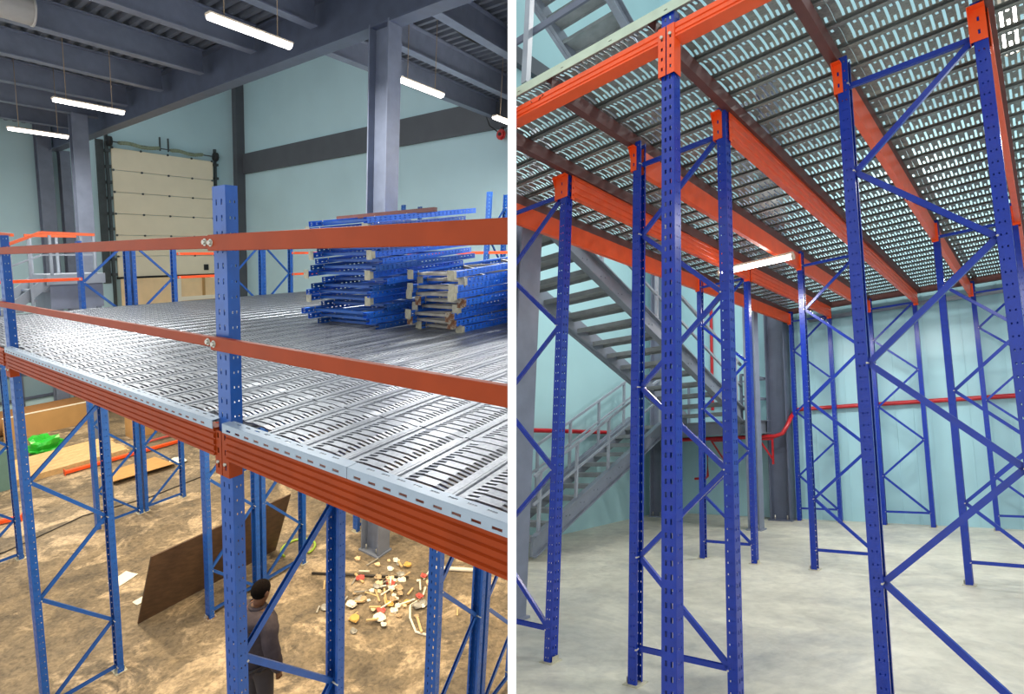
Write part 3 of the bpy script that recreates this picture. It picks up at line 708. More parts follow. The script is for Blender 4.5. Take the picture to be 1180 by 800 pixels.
# heap of rubbish
t = empty('steel_rod', L.P(-3.0,3.6,HF+0.02), 'dark steel rod lying across the rubbish heap', 'rod'); mb = MB(); mb.rod((0.7,0.35,0.03),(-0.7,-0.4,0.0),0.018,8); build('shank', L, mb, 'cable', t)
mb = MB(); mb.rod((0,-0.35,0.03),(0,0.45,0.06),0.02,8); whole('steel_rod', L, mb, 'cable', (-2.55,3.35,HF), 'second, shorter dark rod lying in the rubbish', 'rod')
mb = MB(); mb.rod((-0.35,-0.1,0.03),(0.5,0.35,0.03),0.03,10); whole('plastic_pipe', L, mb, 'paper', (-1.85,4.45,HF), 'white plastic pipe lying beyond the rubbish heap', 'pipe')
on_floor_curve([(0,0),(0.12,-0.2),(0.08,-0.42),(0.25,-0.6),(0.5,-0.75),(0.7,-0.7)],0.016,'paper','cream_cord','cream cord curling right of the rubbish heap','cord',(-1.95,3.95,HF))
mb = MB(); n = 36; rr = random.Random(3); vs = []
for i in range(n+1):
    for j in range(n+1):
        x = (i/n-0.5)*2.4; y = (j/n-0.5)*2.0; g = math.exp(-((x/0.62)**2+(y/0.5)**2)); vs.append((x, y, g*(0.07+0.05*math.sin(7*x+3*y)*math.sin(9*y-4*x))+g*rr.uniform(-0.012,0.012)-0.02))
mb.add(vs, [(i*(n+1)+j,(i+1)*(n+1)+j,(i+1)*(n+1)+j+1,i*(n+1)+j+1) for i in range(n) for j in range(n)], True)
whole('rubble_heap', L, mb, 'floor_l', (-2.32,3.55,HF), 'low mound of pale rubble and dust under the scattered scraps', 'rubble')
kinds = [('paper_scrap','paper','scrap of torn white paper','paper'),('red_scrap','red','crumpled red plastic scrap','plastic scrap'),('yellow_scrap','yellow','piece of yellowish cardboard','cardboard'),('board_scrap','wood','splinter of pale wood','wood scrap')]
spots = ['at the near edge of the rubbish heap','on the left of the rubbish heap','on the right of the rubbish heap','at the far edge of the rubbish heap','in the middle of the rubbish heap']
centers = [(-2.1,2.95),(-2.75,3.25),(-1.75,3.55),(-2.4,4.2),(-2.25,3.6)]
rr = random.Random(5)
for si, sp in enumerate(spots):
    for ki, (nm, m, what, cat) in enumerate(kinds):
        for j in range(2 if ki in (0,3) else 1):
            x = centers[si][0]+rr.uniform(-0.3,0.3); y = centers[si][1]+rr.uniform(-0.28,0.28); z = HF+0.03
            size = rr.uniform(0.045,0.085); lab = what+' '+sp
            if ki in (0,3) : lab = ('larger ' if j == 0 else 'smaller ')+lab; size *= 1.15 if j == 0 else 0.7
            if ki == 3:
                mb = MB(); an = rr.uniform(0,3); mb.bar((-size*1.6*math.cos(an),-size*1.6*math.sin(an),0.02),(size*1.6*math.cos(an),size*1.6*math.sin(an),0.035),0.03,0.02)
                whole(nm, L, mb, m, (x,y,z), lab, cat, 'scraps of the rubbish heap')
            else: crumple(nm, m, (x,y,z), size, size*0.8, size*0.6, lab, cat, 'scraps of the rubbish heap', rr.randint(0,999), 2)

for j in range(70):
    an = rr.uniform(0,6.28); q = abs(rr.gauss(0,0.55)); x = -2.35+q*math.cos(an)*1.1; y = 3.6+q*math.sin(an)
    h = 0.07*math.exp(-(((x+2.32)/0.62)**2+((y-3.55)/0.5)**2)); sz = rr.uniform(0.03,0.075)
    if j % 3 == 0:
        mb = MB(); an = rr.uniform(0,3); mb.bar((-sz*2*math.cos(an),-sz*2*math.sin(an),0.01),(sz*2*math.cos(an),sz*2*math.sin(an),0.02),0.022,0.012)
        whole('wood_splinter', L, mb, ('wood','paper','brace_grey')[j % 9//3], (x,y,HF+h), 'thin pale splinter scattered in the rubbish heap under the deck', 'scrap', 'small splinters of the rubbish heap')
    else: crumple('rubble_chip', ('rubbish','paper','board','brace_grey')[j % 4], (x,y,HF+h-0.005), sz, sz*0.8, sz*0.7, 'small pale crumb of rubble scattered in the rubbish heap under the deck', 'scrap', 'small crumbs of the rubbish heap', j, 2)

# ---- the person under the deck, seen from behind
def skin_obj(name, verts, edges, radii, m, parent, loc=None, sub=2, root=0):
    me = bpy.data.meshes.new(name); me.from_pydata([L.A @ Vector(v) for v in verts], edges, []); me.materials.append(M[m])
    o = link(name, me, parent, loc)
    md = o.modifiers.new('skin', 'SKIN'); md.use_smooth_shade = True
    for i, r in enumerate(radii):
        sv = me.skin_vertices[0].data[i]; sv.radius = r if isinstance(r, tuple) else (r, r)
        sv.use_root = (i == root)
    s = o.modifiers.new('sub', 'SUBSURF'); s.levels = sub; s.render_levels = sub
    return o
person = empty('person', L.P(-1.90,1.22,HF), 'person with short black hair in charcoal jacket standing behind the middle post', 'person')
# right-hand side is +x, facing +y, z up
V = {}; names = []; E_ = []
def jv(n, p, r): V[n] = (p, r); names.append(n)
jv('pelvis',(0,0,0.93),(0.115,0.085)); jv('waist',(0,0.0,1.10),(0.12,0.09)); jv('chest',(0,0.0,1.30),(0.16,0.11)); jv('upper',(0,0.0,1.42),(0.12,0.085))
jv('neck',(0.0,0.02,1.50),(0.055,0.055)); jv('head0',(0.01,0.05,1.57),(0.065,0.075)); jv('head1',(0.015,0.06,1.65),(0.076,0.092)); jv('head2',(0.015,0.055,1.715),(0.055,0.07))
for s, k in ((1,'r'),(-1,'l')):
    jv('sh'+k,(s*0.185,0.0,1.42),0.062); jv('el'+k,(s*0.27,0.0-0.03,1.14),0.045); jv('wr'+k,(s*0.27,0.07,0.84),0.030); jv('hd'+k,(s*0.265,0.09,0.77),(0.022,0.036))
    jv('hip'+k,(s*0.085,0,0.88),0.07); jv('kn'+k,(s*0.11,0.02,0.50),0.058); jv('an'+k,(s*0.12,-0.02,0.09),0.036); jv('to'+k,(s*0.13,0.12,0.04),0.034)
for a_, b_ in (('pelvis','waist'),('waist','chest'),('chest','upper'),('upper','neck'),('neck','head0'),('head0','head1'),('head1','head2')): E_.append((names.index(a_), names.index(b_)))
for k in 'rl':
    for a_, b_ in (('upper','sh'+k),('sh'+k,'el'+k),('el'+k,'wr'+k),('wr'+k,'hd'+k),('pelvis','hip'+k),('hip'+k,'kn'+k),('kn'+k,'an'+k),('an'+k,'to'+k)): E_.append((names.index(a_), names.index(b_)))
# five fingers per hand, curled
for s, k in ((1,'r'),(-1,'l')):
    base = names.index('hd'+k); hp = Vector(V['hd'+k][0])
    for i, ln in enumerate((0.075,0.085,0.08,0.062)):
        off = Vector((0, 0.028-0.019*i, -0.02)); p0 = hp+off; p1 = p0+Vector((-s*0.008,0.012,-ln*0.5)); p2 = p1+Vector((-s*0.024,0.006,-ln*0.4))
        for q, (p, r) in enumerate(((p0,0.0095),(p1,0.0088),(p2,0.0075))):
            jv('f%s%d%d' % (k,i,q), tuple(p), r); E_.append((base if q == 0 else len(names)-2, len(names)-1))
    p0 = hp+Vector((-s*0.012,0.034,0.012)); p1 = p0+Vector((-s*0.016,0.022,-0.03)); p2 = p1+Vector((-s*0.008,0.006,-0.026))
    for q, (p, r) in enumerate(((p0,0.012),(p1,0.0105),(p2,0.009))):
        jv('t%s%d' % (k,q), tuple(p), r); E_.append((base if q == 0 else len(names)-2, len(names)-1))
skin_obj('body', [V[n][0] for n in names], E_, [V[n][1] for n in names], 'skin', person)
def blob(name, parent, c, sx, sy, sz, m, cut=None, seed=None):
    bm = bmesh.new(); bmesh.ops.create_uvsphere(bm, u_segments=28, v_segments=18, radius=1)
    for v in bm.verts: v.co = Vector((c[0]+v.co.x*sx, c[1]+v.co.y*sy, c[2]+v.co.z*sz))
    if cut: bmesh.ops.bisect_plane(bm, geom=bm.verts[:]+bm.edges[:]+bm.faces[:], plane_co=cut[0], plane_no=cut[1], clear_outer=True)
    me = bpy.data.meshes.new(name); bm.to_mesh(me); bm.free(); me.transform(L.A.to_4x4()); me.materials.append(M[m])
    for p in me.polygons: p.use_smooth = True
    return link(name, me, parent)
blob('hair', person, (0.015,0.044,1.668), 0.089, 0.106, 0.100, 'hair', ((0,0.085,1.575),(0.0,0.62,-0.78)))
for s in (-1,1): blob('ear', person, (0.015+s*0.082,0.062,1.632), 0.012, 0.024, 0.034, 'skin')
blob('nose', person, (0.015,0.137,1.632), 0.013, 0.022, 0.024, 'skin')
mb = MB(); mb.box(-0.010,0.040,0.118,0.128,1.585,1.592); build('mouth', L, mb, 'hair', person)
for s in (-1,1): blob('eye', person, (0.015+s*0.032,0.118,1.665), 0.012, 0.009, 0.008, 'paper')
# jacket: torso, hem and two full sleeves, one garment
jn = [(0,0,0.68),(0,0,0.92),(0,0,1.14),(0,-0.005,1.30),(0,-0.005,1.415),(0,0.01,1.475),
      (0.195,0,1.405),(0.255,-0.02,1.27),(0.285,-0.03,1.13),(0.29,0.02,0.96),(0.275,0.06,0.84),
      (-0.195,0,1.405),(-0.265,-0.02,1.27),(-0.31,-0.03,1.13),(-0.31,0.02,0.96),(-0.29,0.06,0.84)]
jr = [(0.215,0.155),(0.20,0.145),(0.19,0.14),(0.20,0.14),(0.165,0.11),(0.085,0.075),0.088,0.078,0.072,0.062,0.054,0.088,0.078,0.072,0.062,0.054]
jn = [(x*1.16, y, z) for x, y, z in jn]; jr = [(r[0]*1.12, r[1]*1.05) if isinstance(r, tuple) else r*1.12 for r in jr]
je = [(0,1),(1,2),(2,3),(3,4),(4,5),(4,6),(6,7),(7,8),(8,9),(9,10),(4,11),(11,12),(12,13),(13,14),(14,15)]
j = skin_obj('jacket', jn, je, jr, 'coat', person)
person.scale = (0.945,)*3
tx = bpy.data.textures.new('folds', 'CLOUDS'); tx.noise_scale = 0.13
dm = j.modifiers.new('folds', 'DISPLACE'); dm.texture = tx; dm.strength = 0.045; dm.mid_level = 0.5; dm.texture_coords = 'LOCAL'
mb = MB(); mb.tube([(0.082*math.cos(i*0.3),0.012+0.078*math.sin(i*0.3),1.492-0.012*math.sin(i*0.3)) for i in range(22)], 0.019, 8); build('collar', L, mb, 'coat', j)
skin_obj('trousers', [(0,0,0.95),(0.10,0,0.84),(0.12,0.02,0.50),(0.125,-0.015,0.09),(-0.10,0,0.84),(-0.12,0.02,0.50),(-0.125,-0.015,0.09)],
         [(0,1),(1,2),(2,3),(0,4),(4,5),(5,6)], [(0.17,0.13),0.115,0.085,0.07,0.115,0.085,0.07], 'trouser', person)
for s in (-1,1):
    skin_obj('shoe', [(s*0.122,-0.05,0.055),(s*0.125,0.05,0.05),(s*0.13,0.16,0.04)], [(0,1),(1,2)], [(0.048,0.055),(0.05,0.05),(0.045,0.038)], 'shoe', person)

SIDE = {o.name: -1 for o in scene.objects if o.parent is None}

# ================================================================ RIGHT HALL
def Rbox(name, m, x0,x1,y0,y1,z0,z1):
    mb = MB(); base = ((x0+x1)/2,(y0+y1)/2,z0); mb.box(x0-base[0],x1-base[0],y0-base[1],y1-base[1],0,z1-z0)
    return struct(name, R, mb, m, base)
RB = 9.08; RW = -4.72
Rbox('floor_right', 'floor_r', -5, 9, -5.5, 9.3, -0.15, 0.0)
Rbox('wall_far', 'sheet_r', -5, 9, RB, RB+0.15, 0.0, 17.0)
Rbox('wall_stair', 'wall_r', RW-0.15, RW, -1.0, RB+0.1, 0.0, 17.0)
Rbox('trim_stair_girder', 'band', RW+0.001, RW+0.12, 1.5, RB, 9.35, 9.72)
# wall sheeting ribs on the far wall
mb = MB()
for i in range(40): mb.box(i*0.28-0.012, i*0.28+0.012, -0.012, 0.0, 0, 4.6)
struct('trim_sheet_ribs', R, mb, 'sheet_r', (-1.45, RB-0.001, 0.0))
RM = ('blue_r','blue_r')
def rframe(a, b, lab, rust=(False,False), w=0.74):
    return rack_frame(R.P(a,b,0), AXR, w, 4.43, 4.43, 1, 0.25, 0.66, 0.91, RM, lab, 'blue rack frames of the right hall', bottom=0.25, top=True, rust=rust)
rframe(-1.52,0,'blue rack frame of the front row beside the white divider')
rframe(0.0,0,'blue rack frame of the front row standing just behind the single front post')
rframe(1.59,0,'large blue rack frame of the front row at the right with crossing braces')
rframe(-1.51,4.44,'blue rack frame of the middle row nearest the staircase')
rframe(-0.01,4.44,'blue rack frame of the middle row under the lit lamp end')
rframe(1.58,4.44,'blue rack frame of the middle row at the right edge')
rframe(-1.49,8.79,'blue rack frame of the back row beside the corner column')
rframe(-0.02,8.79,'blue rack frame of the back row, middle one before the sheeted wall')
rframe(1.60,8.79,'blue rack frame of the back row, rightmost before the sheeted wall')
# single front post
t = empty('front_post', R.P(0.905,-1.18,0), 'single blue perforated post at the front carrying the bright orange beam', 'post')
AXP = Axes('p', R, (0,1,0), (1,0,0), (0,0,1))
p = link('post', post_mb(4.5, False, 0.080, 0.075, 0.07).mesh('post', AXP.A, 'blue_r'), t); solid(p, 0.003)
mb = MB(); mb.box(-0.07,0.07,-0.07,0.07,0,0.008); build('base_plate', R, mb, 'plate', t)

def r_beam(pa, b0, b1, side, lab, ends=(True,True), col='orange_r'):
    """beam along the hall on the outer side (side = -1 left, 1 right) of a row of posts"""
    x = pa+side*0.028; c0 = 4.17; h = 0.22; t = empty('load_beam', R.P(x,(b0+b1)/2,c0), lab, 'beam', 'orange beams under the right deck')
    m = (b0+b1)/2; mb = MB(); pr = groove_prof(0.05, h, 3, 0.010)
    mb.sweep([(s_*x_, z_) for s_ in (1,) for x_, z_ in pr], (0,b1-m-0.046,0), (0,b0-m+0.046,0), (0,0,1)) if side > 0 else mb.sweep([(-x_, z_) for x_, z_ in pr][::-1], (0,b1-m-0.046,0), (0,b0-m+0.046,0), (0,0,1))
    build('beam_section', R, mb, col, t)
    for on, bb, s in ((ends[0], b0, 1), (ends[1], b1, -1)):
        if not on: continue
        y0 = bb-m+s*0.004; y1 = bb-m+s*0.047; xo = side*0.022; mb = MB()
        holed(mb, (xo, min(y0,y1), -0.03), (0,1,0), (0,0,1), 0, 0.043, [(0.0215,0.006)], 0.25, 0.07, 0.012, 0.05)
        mb.add([(xo,y1,-0.03),(xo-side*0.07,y1,-0.03),(xo-side*0.07,y1,0.22),(xo,y1,0.22)], [(0,1,2,3)])
        solid(build('connector', R, mb, 'orange_bright', t), 0.004)
    return t
for nm, row in (('leftmost',[(-1.52,0,-1),(-1.51,4.44,-1),(-1.49,8.79,-1)]),('second',[(-0.78,0,1),(-0.77,4.44,1),(-0.75,8.79,1)]),('third',[(0.0,0,-1),(-0.01,4.44,-1),(-0.02,8.79,-1)]),
                ('fourth',[(0.74,0,1),(0.73,4.44,1),(0.72,8.79,1)]),('fifth',[(1.59,0,-1),(1.58,4.44,-1),(1.60,8.79,-1)]),('sixth',[(2.33,0,1),(2.32,4.44,1),(2.34,8.79,1)])):
    for i in range(2):
        a = (row[i][0]+row[i+1][0])/2
        r_beam(a, row[i][1], row[i+1][1], row[i][2], 'orange beam under the right deck, %s from the left, %s bay' % (nm, ('front','rear')[i]))
for pa, xa, xb, n in ((-0.78,-0.10,0.05,'left'),(0.0,-0.055,0.0,'second'),(0.74,-0.06,0.01,'third'),(1.59,-0.055,0.0,'fourth'),(2.33,-0.05,0.035,'right')):
    mb = MB(); holed(mb, (xa,0,0), (1,0,0), (0,0,1), 0, xb-xa, [((xb-xa)*0.55,0.006)], 0.225, 0.09, 0.016, 0.06)
    mb.add([(xa,0,0),(xa,0.05,0),(xa,0.05,0.225),(xa,0,0.225)],[(0,1,2,3)]); mb.add([(xa,0,0.225),(xb,0,0.225),(xb,-0.05,0.225),(xa,-0.05,0.225)],[(0,1,2,3)]); mb.add([(xa,0,0.12),(xa,-0.05,0.225),(xa,0,0.225)],[(0,1,2)])
    solid(whole('post_bracket', R, mb, 'orange_bright', (pa,-0.0535,4.155), 'orange slotted bracket on the front row post heads, %s of five' % n, 'bracket', 'orange post brackets'), 0.004)
# joists on the beams and front beam; maroon paints in orange steel's shade
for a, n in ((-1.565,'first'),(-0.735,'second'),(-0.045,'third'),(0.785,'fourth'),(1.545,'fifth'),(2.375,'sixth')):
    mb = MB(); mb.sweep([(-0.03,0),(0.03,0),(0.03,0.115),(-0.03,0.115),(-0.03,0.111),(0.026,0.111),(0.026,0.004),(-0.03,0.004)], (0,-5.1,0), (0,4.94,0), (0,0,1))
    whole('deck_joist', R, mb, 'maroon', (a,3.9,4.393), 'channel joist right under the deck in painted-in shade maroon, %s from the left' % n, 'joist', 'dark deck joists')
def r_front(a0, a1, lab, conn0, conn1):
    m = (a0+a1)/2; t = empty('load_beam', R.P(m,-1.20,4.285), lab, 'beam', 'bright orange front beams'); mb = MB()
    pr = [(-0.03,0.0),(0.08,0.0),(0.08,0.10),(-0.03,0.10),(-0.03,0.066),(-0.022,0.062),(-0.022,0.054),(-0.03,0.05),(-0.03,0.026),(-0.022,0.022),(-0.022,0.014),(-0.03,0.010)]
    mb.sweep(pr, (a1-m-0.045,0,0), (a0-m+0.045,0,0), (0,0,1)); build('beam_section', R, mb, 'orange_r', t)
    for on, aa, s in ((conn0, a0, 1), (conn1, a1, -1)):
        if not on: continue
        x0 = aa-m+s*0.004; x1 = aa-m+s*0.052; mb = MB(); y = -0.026
        holed(mb, (min(x0,x1), y-0.012, -0.245), (1,0,0), (0,0,1), 0, 0.048, [(0.024,0.006)], 0.345, 0.07, 0.012, 0.05)
        y -= 0.012; mb.add([(x1,y,-0.245),(x1,y+0.08,-0.245),(x1,y+0.08,0.10),(x1,y,0.10)], [(0,1,2,3)])
        c = build('connector', R, mb, 'orange_r', t); solid(c, 0.004)
        mb = MB(); mb.rod(((x0+x1)/2,y-0.014,0.03),((x0+x1)/2,y+0.01,0.03),0.010,8); build('safety_bolt', R, mb, 'zinc', c)
    return t
fb = r_front(-1.7,0.905,'bright orange front beam left of the single front post',False,True)
r_front(0.905,5.0,'bright orange front beam right of the single front post',True,False)
# faint hand-drawn marks on the front beam
m0 = (-1.7+0.905)/2; mb = MB()
for pts in ([(-0.185,4.372),(-0.176,4.365),(-0.174,4.355),(-0.168,4.350)], [(-0.105,4.338),(-0.101,4.355),(-0.093,4.366),(-0.087,4.358),(-0.096,4.352)], [(-0.078,4.356),(-0.071,4.378),(-0.066,4.362)], [(-0.080,4.367),(-0.060,4.368)]):
    mb.tube([(x-m0,-0.031,z-4.285) for x, z in pts], 0.0025, 5)
build('pencil_mark', R, mb, 'ink', fb)
# planks of the right deck, seen from below
for k in range(35):
    b = -1.20+0.299*(k+0.5)
    if b > RB-0.1: break
    for a0, a1, side in ((-1.62,1.628,'left'),(1.63,4.9,'right')):
        if not in_view(R, [(a0+(a1-a0)*f, b, 4.5) for f in [i/12 for i in range(13)]], 5): continue
        key = ('rp', round(a1-a0,2))
        def mk():
            pm = plank_mb(a1-a0, 0.297, 0.02, 0.012, 0.068, 0.017, True); pm.v = [Vector((v.y, v.x, v.z)) for v in pm.v]; return pm.mesh('deck_plank', R.A, 'galv_r')
        o = link('deck_plank', cached(key, mk), None, R.P(a0, b, 4.535)); solid(o, 0.0025)
        tag(o, 'slotted plank of the right deck from below, %s from the front, %s length' % (nth(k), side), 'deck plank', 'slotted planks of the right deck')
mb = MB(); holed(mb, (-3.3,0,0), (0,0,1), (1,0,0), 0, 0.075, [(0.03,0.004)], 6.6, 0.4, 0.012, 0.2); mb.add([(-3.3,0,0.075),(3.3,0,0.075),(3.3,0.05,0.075),(-3.3,0.05,0.075)], [(0,1,2,3)])
solid(whole('edge_angle', R, mb, 'trim_r', (1.6,-1.235,4.478), 'pale grey-green steel angle along the upper deck front edge', 'edge trim'), 0.004)
t = empty('deck_railing', R.P(-0.28,-1.19,4.56), 'pale grey steel railing standing on the upper deck edge at the top left', 'railing')
mb = MB(); mb.bar((0,0,0.03),(0,0,1.3),0.05,0.05,(1,0,0)); build('railing_post', R, mb, 'steel_pale', t)
mb = MB(); mb.bar((-1.2,0.035,0.50),(4.0,0.035,0.50),0.02,0.06); build('middle_rail', R, mb, 'steel_dark', t)
mb = MB(); mb.bar((-1.2,0.0,1.3),(4.0,0.0,1.3),0.05,0.05); build('top_rail', R, mb, 'steel_pale', t)
mb = MB(); mb.box(-4.0,4.0,0,0.09,0,0.11); whole('end_beam', R, mb, 'maroon', (2.4,8.86,4.40), 'dark maroon beam closing the deck along the sheeted back wall', 'beam')
# round steel duct or tie on the far wall
t = empty('wall_batten', R.P(1.4,RB-0.05,4.22), 'pale horizontal pipe along the top of the sheeted back wall', 'pipe')
mb = MB(); mb.rod((-2.6,0,0),(4.0,0,0),0.05,14); build('tube', R, mb, 'steel_pale', t)
# lamps of the right hall
def r_lamp(p, q, lab, energy, r=0.026):
    p = Vector(p); q = Vector(q); c = (p+q)/2; h = (q-p)/2; t = empty('tube_lamp', R.P(*c), lab, 'lamp', 'lit tubes of the right hall')
    mb = MB(); mb.rod(-h, h, r, 12); build('tube', R, mb, 'lamp_r', t)
    d = h.normalized(); mb = MB(); mb.bar(-h-d*0.02+Vector((0,0,r+0.016)), h+d*0.02+Vector((0,0,r+0.016)), 0.05, 0.028); build('housing', R, mb, 'lamp_body', t)
    mb = MB(); mb.rod(-h-d*0.03,-h,r+0.006,12); mb.rod(h,h+d*0.03,r+0.006,12); build('end_cap', R, mb, 'lamp_body', t)
    return t
lt = r_lamp((-0.72,3.36,4.06),(0.20,3.36,4.06),'lit tube lamp hanging under the orange beams in the middle',0,0.034)
def area(hall, loc, sx, sy, e, col, rot=None, name='lamp_and_fill_light'):
    la = bpy.data.lights.new(name, 'AREA'); la.shape = 'RECTANGLE'; la.size = sx; la.size_y = sy; la.energy = e; la.color = col
    o = bpy.data.objects.new(name, la); COL.objects.link(o); m = hall.A.normalized().to_4x4()
    if rot: m = m @ rot
    m.translation = hall.P(*loc); o.matrix_world = m; return o
area(R, (-0.26,3.36,4.02), 0.9, 0.05, 60, (1,0.98,0.95))
r_lamp((2.47,0.38,4.61),(2.47,1.02,4.61),'lit lamp above the deck glinting through the plank slots at the top right',0,0.05)

# ---- columns and stairs of the right hall
h_column((-1.93,0.62,0), 4.42, 0.40, 0.34, 'steel', 'broad grey steel column at the white divider in front of the stairs', R, group='grey columns of the right hall')
h_column((-1.80,7.30,0), 9.0, 0.22, 0.22, 'steel', 'slim grey column standing free before the corner beside the landing', R, group='grey columns of the right hall')
h_column((-1.80,8.78,0), 10.5, 0.40, 0.34, 'steel_dark', 'grey corner column against the sheeted back wall', R, group='grey columns of the right hall')
h_column((-4.35,8.35,0), 10.5, 0.30, 0.30, 'steel', 'grey column in the corner behind the landing', R, group='grey columns of the right hall')

def flight(name, lab, p0, p1, width_dir, width, n, hb, m='stair_steel', tread_d=0.26, open_=True, rails=()):
    """straight open flight: p0 foot / p1 head of the nosing line on the right stringer, in (b, c)"""
    a = width_dir[0]; w = width
    t = empty(name, R.P(a,p0[0],p0[1]), lab, 'staircase', 'grey steel stairs'); db = p1[0]-p0[0]; dc = p1[1]-p0[1]
    for x, s in ((0,1),(-w,-1)):
        mb = MB(); q = [(0,0),(0,0)]
        mb.add([(x-0.03,0,-hb/2),(x-0.03,db,dc-hb/2),(x-0.03,db,dc+hb/2),(x-0.03,0,hb/2),(x+0.03,0,-hb/2),(x+0.03,db,dc-hb/2),(x+0.03,db,dc+hb/2),(x+0.03,0,hb/2)],
               [(0,1,2,3),(7,6,5,4),(0,4,5,1),(3,2,6,7),(0,3,7,4),(1,5,6,2)])
        for z in (-hb/2, hb/2):
            mb.add([(x+s*0.03,0,z-0.012),(x+s*0.03,db,dc+z-0.012),(x+s*0.09,db,dc+z-0.012),(x+s*0.09,0,z-0.012),(x+s*0.03,0,z+0.012),(x+s*0.03,db,dc+z+0.012),(x+s*0.09,db,dc+z+0.012),(x+s*0.09,0,z+0.012)],
                   [(0,1,2,3),(7,6,5,4),(0,4,5,1),(3,2,6,7),(0,3,7,4),(1,5,6,2)])
        for i in range(1, n):
            for e in (-0.05,0.05): mb.rod((x+s*0.028,(i+0.2)*db/n+e,(i+0.2)*dc/n-0.01),(x+s*0.042,(i+0.2)*db/n+e,(i+0.2)*dc/n-0.01),0.012,6)
        build('stringer', R, mb, m, t)
    sg = 1 if db > 0 else -1
    for i in range(n):
        y = (i+0.5)*db/n; z = (i+0.5)*dc/n; mb = MB()
        mb.box(-w+0.03,-0.03,y-tread_d/2,y+tread_d/2,z,z+0.025)
        mb.box(-w+0.03,-0.03,y-tread_d/2,y-tread_d/2+0.012,z-0.05,z); mb.box(-w+0.03,-0.03,y+tread_d/2-0.012,y+tread_d/2,z-0.05,z)
        build('tread', R, mb, 'tread', t)
    for x in rails:
        mb = MB()
        for hh, wd in ((0.92,0.045),(0.48,0.035)): mb.bar((x,0,hb/2+hh-0.0),(x,db,dc+hb/2+hh),wd,wd)
        build('handrail', R, mb, 'steel_pale', t)
        for i in range(5):
            f = (i+0.15)/4.5
            if f > 1: continue
            mb = MB(); mb.bar((x,db*f,dc*f+hb/2-0.02),(x,db*f,dc*f+hb/2+0.92),0.045,0.045,(1,0,0)); build('baluster', R, mb, 'steel_pale', t)
    return t
flight('stair_flight','lower grey stair flight climbing from the floor at the left to the landing',(3.0,0.22),(7.25,2.14),(-3.55,),0.86,11,0.30,rails=(0.0,-0.86))
flight('stair_flight','middle grey stair flight seen from below, climbing from the landing towards the camera',(7.35,2.15),(0.35,4.98),(-2.03,),1.16,16,0.28,tread_d=0.34,rails=(0.0,))
flight('stair_flight','upper grey stair flight above the deck at the top left, seen from below',(3.6,8.42),(1.0,9.75),(-2.1,),1.05,6,0.26,tread_d=0.38)
t = empty('stair_landing', R.P(-3.3,8.2,2.06), 'grey steel landing between the lower and middle stair flights', 'landing')
mb = MB(); mb.box(-1.25,1.25,-0.85,0.8,-0.03,0.0); build('landing_plate', R, mb, 'tread', t)
mb = MB()
for (x0,x1,y0,y1) in ((-1.25,1.25,-0.87,-0.83),(1.23,1.27,-0.85,0.8),(-1.27,-1.23,-0.85,0.8)):
    mb.box(x0,x1,y0,y1,-0.24,0.02)
mb.box(-1.25,1.25,-0.93,-0.83,-0.25,-0.23); mb.box(-1.25,1.25,-0.93,-0.83,0.01,0.03); mb.box(1.23,1.33,-0.85,0.8,-0.25,-0.23); mb.box(1.23,1.33,-0.85,0.8,0.01,0.03)
build('edge_channel', R, mb, 'stair_steel', t)
mb = MB()
for hh in (0.5,0.95): mb.bar((1.25,-0.8,hh),(1.25,0.78,hh),0.04,0.04); mb.bar((-1.2,0.76,hh),(1.25,0.76,hh),0.04,0.04)
for x, y in ((1.25,-0.8),(1.25,0.76),(0.3,0.76),(-0.6,0.76)): mb.bar((x,y,0),(x,y,0.95),0.045,0.045,(1,0,0))
build('landing_rail', R, mb, 'steel', t)
# red fire pipes
def pipe(name, base, pts, r, lab):
    mb = MB(); mb.tube([Vector(p)-Vector(base) for p in pts], r, 12); return whole(name, R, mb, 'pipe_red', base, lab, 'pipe', 'red fire pipes')
pz = RB-0.09
pipe('fire_pipe',(0,pz,2.29),[(6,pz,2.27),(0,pz,2.29),(-1.48,pz,2.29),(-1.53,pz-0.06,2.26),(-1.55,8.70,2.12),(-1.58,8.55,1.95),(-1.66,8.50,1.79),(-1.80,8.49,1.74),(-3.9,8.49,1.74)],0.042,'red fire pipe along the sheeted back wall, stepping down at the corner column')
pipe('fire_pipe',(RW+0.09,5,1.95),[(RW+0.09,3.2,2.08),(RW+0.09,7.9,1.93)],0.042,'red fire pipe on the left wall behind the lower stair flight')
pipe('fire_pipe',(-3.3,8.6,0.9),[(-3.3,8.6,1.55),(-3.3,8.6,0.9),(-3.34,8.6,0.86),(-3.6,8.6,0.84)],0.028,'thin red drop pipe below the landing')
pipe('fire_pipe',(-3.35,RB-0.05,4.0),[(-3.35,RB-0.06,2.4),(-3.35,RB-0.06,5.0)],0.035,'thin red riser pipe on the wall behind the middle flight')
for a, n in ((-1.98,'beside the corner column'),(-3.0,'under the landing')):
    t = empty('pipe_bracket', R.P(a,8.49,1.68), 'red triangular pipe bracket '+n, 'bracket', 'red pipe brackets'); mb = MB()
    mb.bar((-0.16,0,0),(0.14,0,0),0.04,0.03); mb.bar((0.12,0,0),(0.12,0,-0.52),0.04,0.03,(1,0,0)); mb.bar((-0.14,0,-0.01),(0.12,0,-0.42),0.03,0.03); build('angle_iron', R, mb, 'pipe_red', t)

SIDE.update({o.name: 1 for o in scene.objects if o.parent is None and o.name not in SIDE})

# ================================================================ added white divider, no real wall, filling the border strip between the halls
T = 0.0095; Y0 = 1.2
mb = MB(); mb.box(-T, T, 0, 26, -7, 9)
w = bpy.data.objects.new('wall_partition', mb.mesh('wall_partition', Matrix.Identity(3), 'white_paint')); COL.objects.link(w); w.location = (0, Y0, CAM_Z); w['kind'] = 'structure'

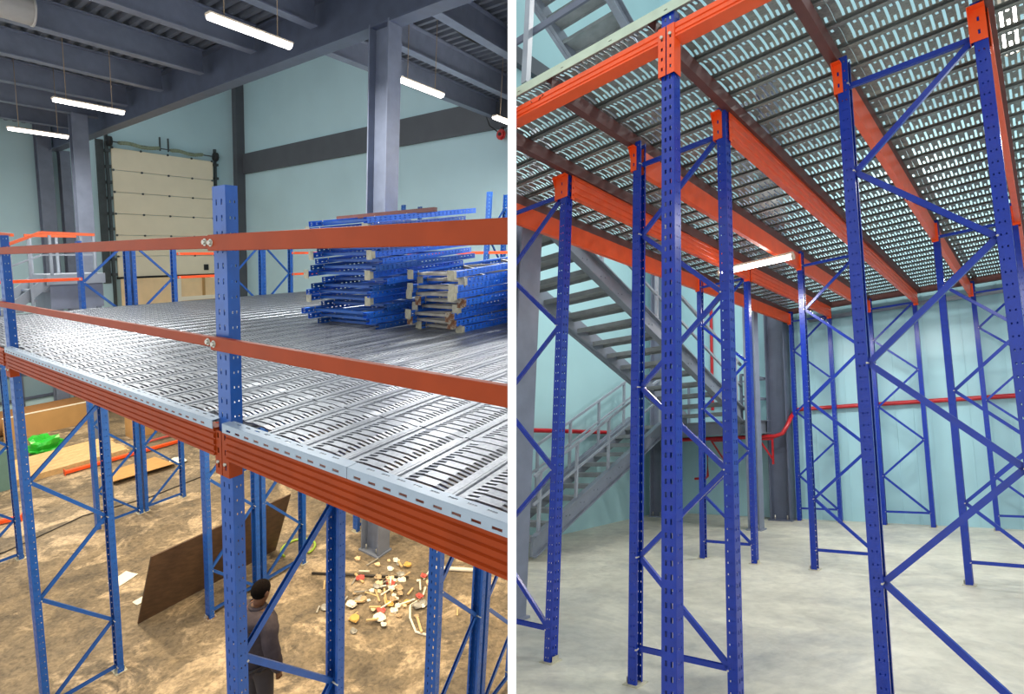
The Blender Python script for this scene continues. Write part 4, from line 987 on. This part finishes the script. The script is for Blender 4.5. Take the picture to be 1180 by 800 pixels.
# cut everything that meets the divider flush with its faces
bpy.context.view_layer.update()
def drop(o):
    for c in list(o.children): drop(c)
    bpy.data.objects.remove(o, do_unlink=True)
def clip(o, sign):
    """trim a mesh that reaches the divider plane: sign -1 keeps x < -T, +1 keeps x > T"""
    mw = o.matrix_world; xs = [(mw @ Vector(c)).x for c in o.bound_box]
    if sign < 0 and max(xs) <= -T or sign > 0 and min(xs) >= T: return
    if sign < 0 and min(xs) >= -T or sign > 0 and max(xs) <= T: drop(o); return
    me = o.data.copy(); bm = bmesh.new(); bm.from_mesh(me); inv = mw.inverted()
    co = inv @ Vector((sign*T*1.02, 0, 0)); no = (inv.to_3x3().transposed().inverted() @ Vector((-sign, 0, 0)))
    bmesh.ops.bisect_plane(bm, geom=bm.verts[:]+bm.edges[:]+bm.faces[:], plane_co=co, plane_no=no, clear_outer=True)
    if not bm.verts: bm.free(); drop(o); return
    bm.to_mesh(me); bm.free(); o.data = me
for nm in [o.name for o in scene.objects]:
    o = scene.objects.get(nm)
    if o is None: continue
    if o.type != 'MESH' or o == w or any(m.type == 'SKIN' for m in o.modifiers): continue
    c = o.matrix_world.translation; r = o
    while r.parent: r = r.parent
    side = SIDE.get(r.name)
    if side: clip(o, side)
# drop things that lost every part
for o in list(scene.objects):
    if o.type == 'EMPTY' and not o.children: bpy.data.objects.remove(o, do_unlink=True)

# ================================================================ light, sky and camera
world = bpy.data.worlds.new('sky'); scene.world = world; world.use_nodes = True
bg = world.node_tree.nodes['Background']; bg.inputs['Color'].default_value = (0.95, 0.98, 1.0, 1); bg.inputs['Strength'].default_value = 1.35
WARM = (1.0, 0.80, 0.52)
for a, b in ((-2.2,1.3),(-2.0,3.8),(-6.2,1.3),(-6.2,3.9),(-10.5,2.5),(-14.5,3.0)):
    area(L, (a,b,-0.25), 1.2, 0.2, 120, WARM)
for a, b in ((2.9,1.6),(-0.4,6.6),(1.2,6.6)):
    area(R, (a,b,4.1), 1.2, 0.1, 60, (1,0.99,0.96))  # fill lights added under the right deck, without lamp fittings
for a, b in ((-1.0,3.0),(2.0,2.0),(1.0,6.5)):
    area(R, (a,b,8.5), 1.4, 0.2, 200, (1,0.99,0.96))  # unseen fill lights added over the right deck to brighten walls and slots
cam = bpy.data.cameras.new('camera'); cam.sensor_width = 36; cam.lens = 36*630/1180; cam.clip_start = 0.05; cam.clip_end = 200
co = bpy.data.objects.new('camera', cam); COL.objects.link(co); co.location = (0,0,CAM_Z); co.rotation_euler = (math.pi/2,0,0); scene.camera = co
scene.view_settings.view_transform = 'Standard'; scene.view_settings.look = 'None'; scene.view_settings.gamma = 1; scene.view_settings.use_curve_mapping = False
scene.view_settings.exposure = 0.0
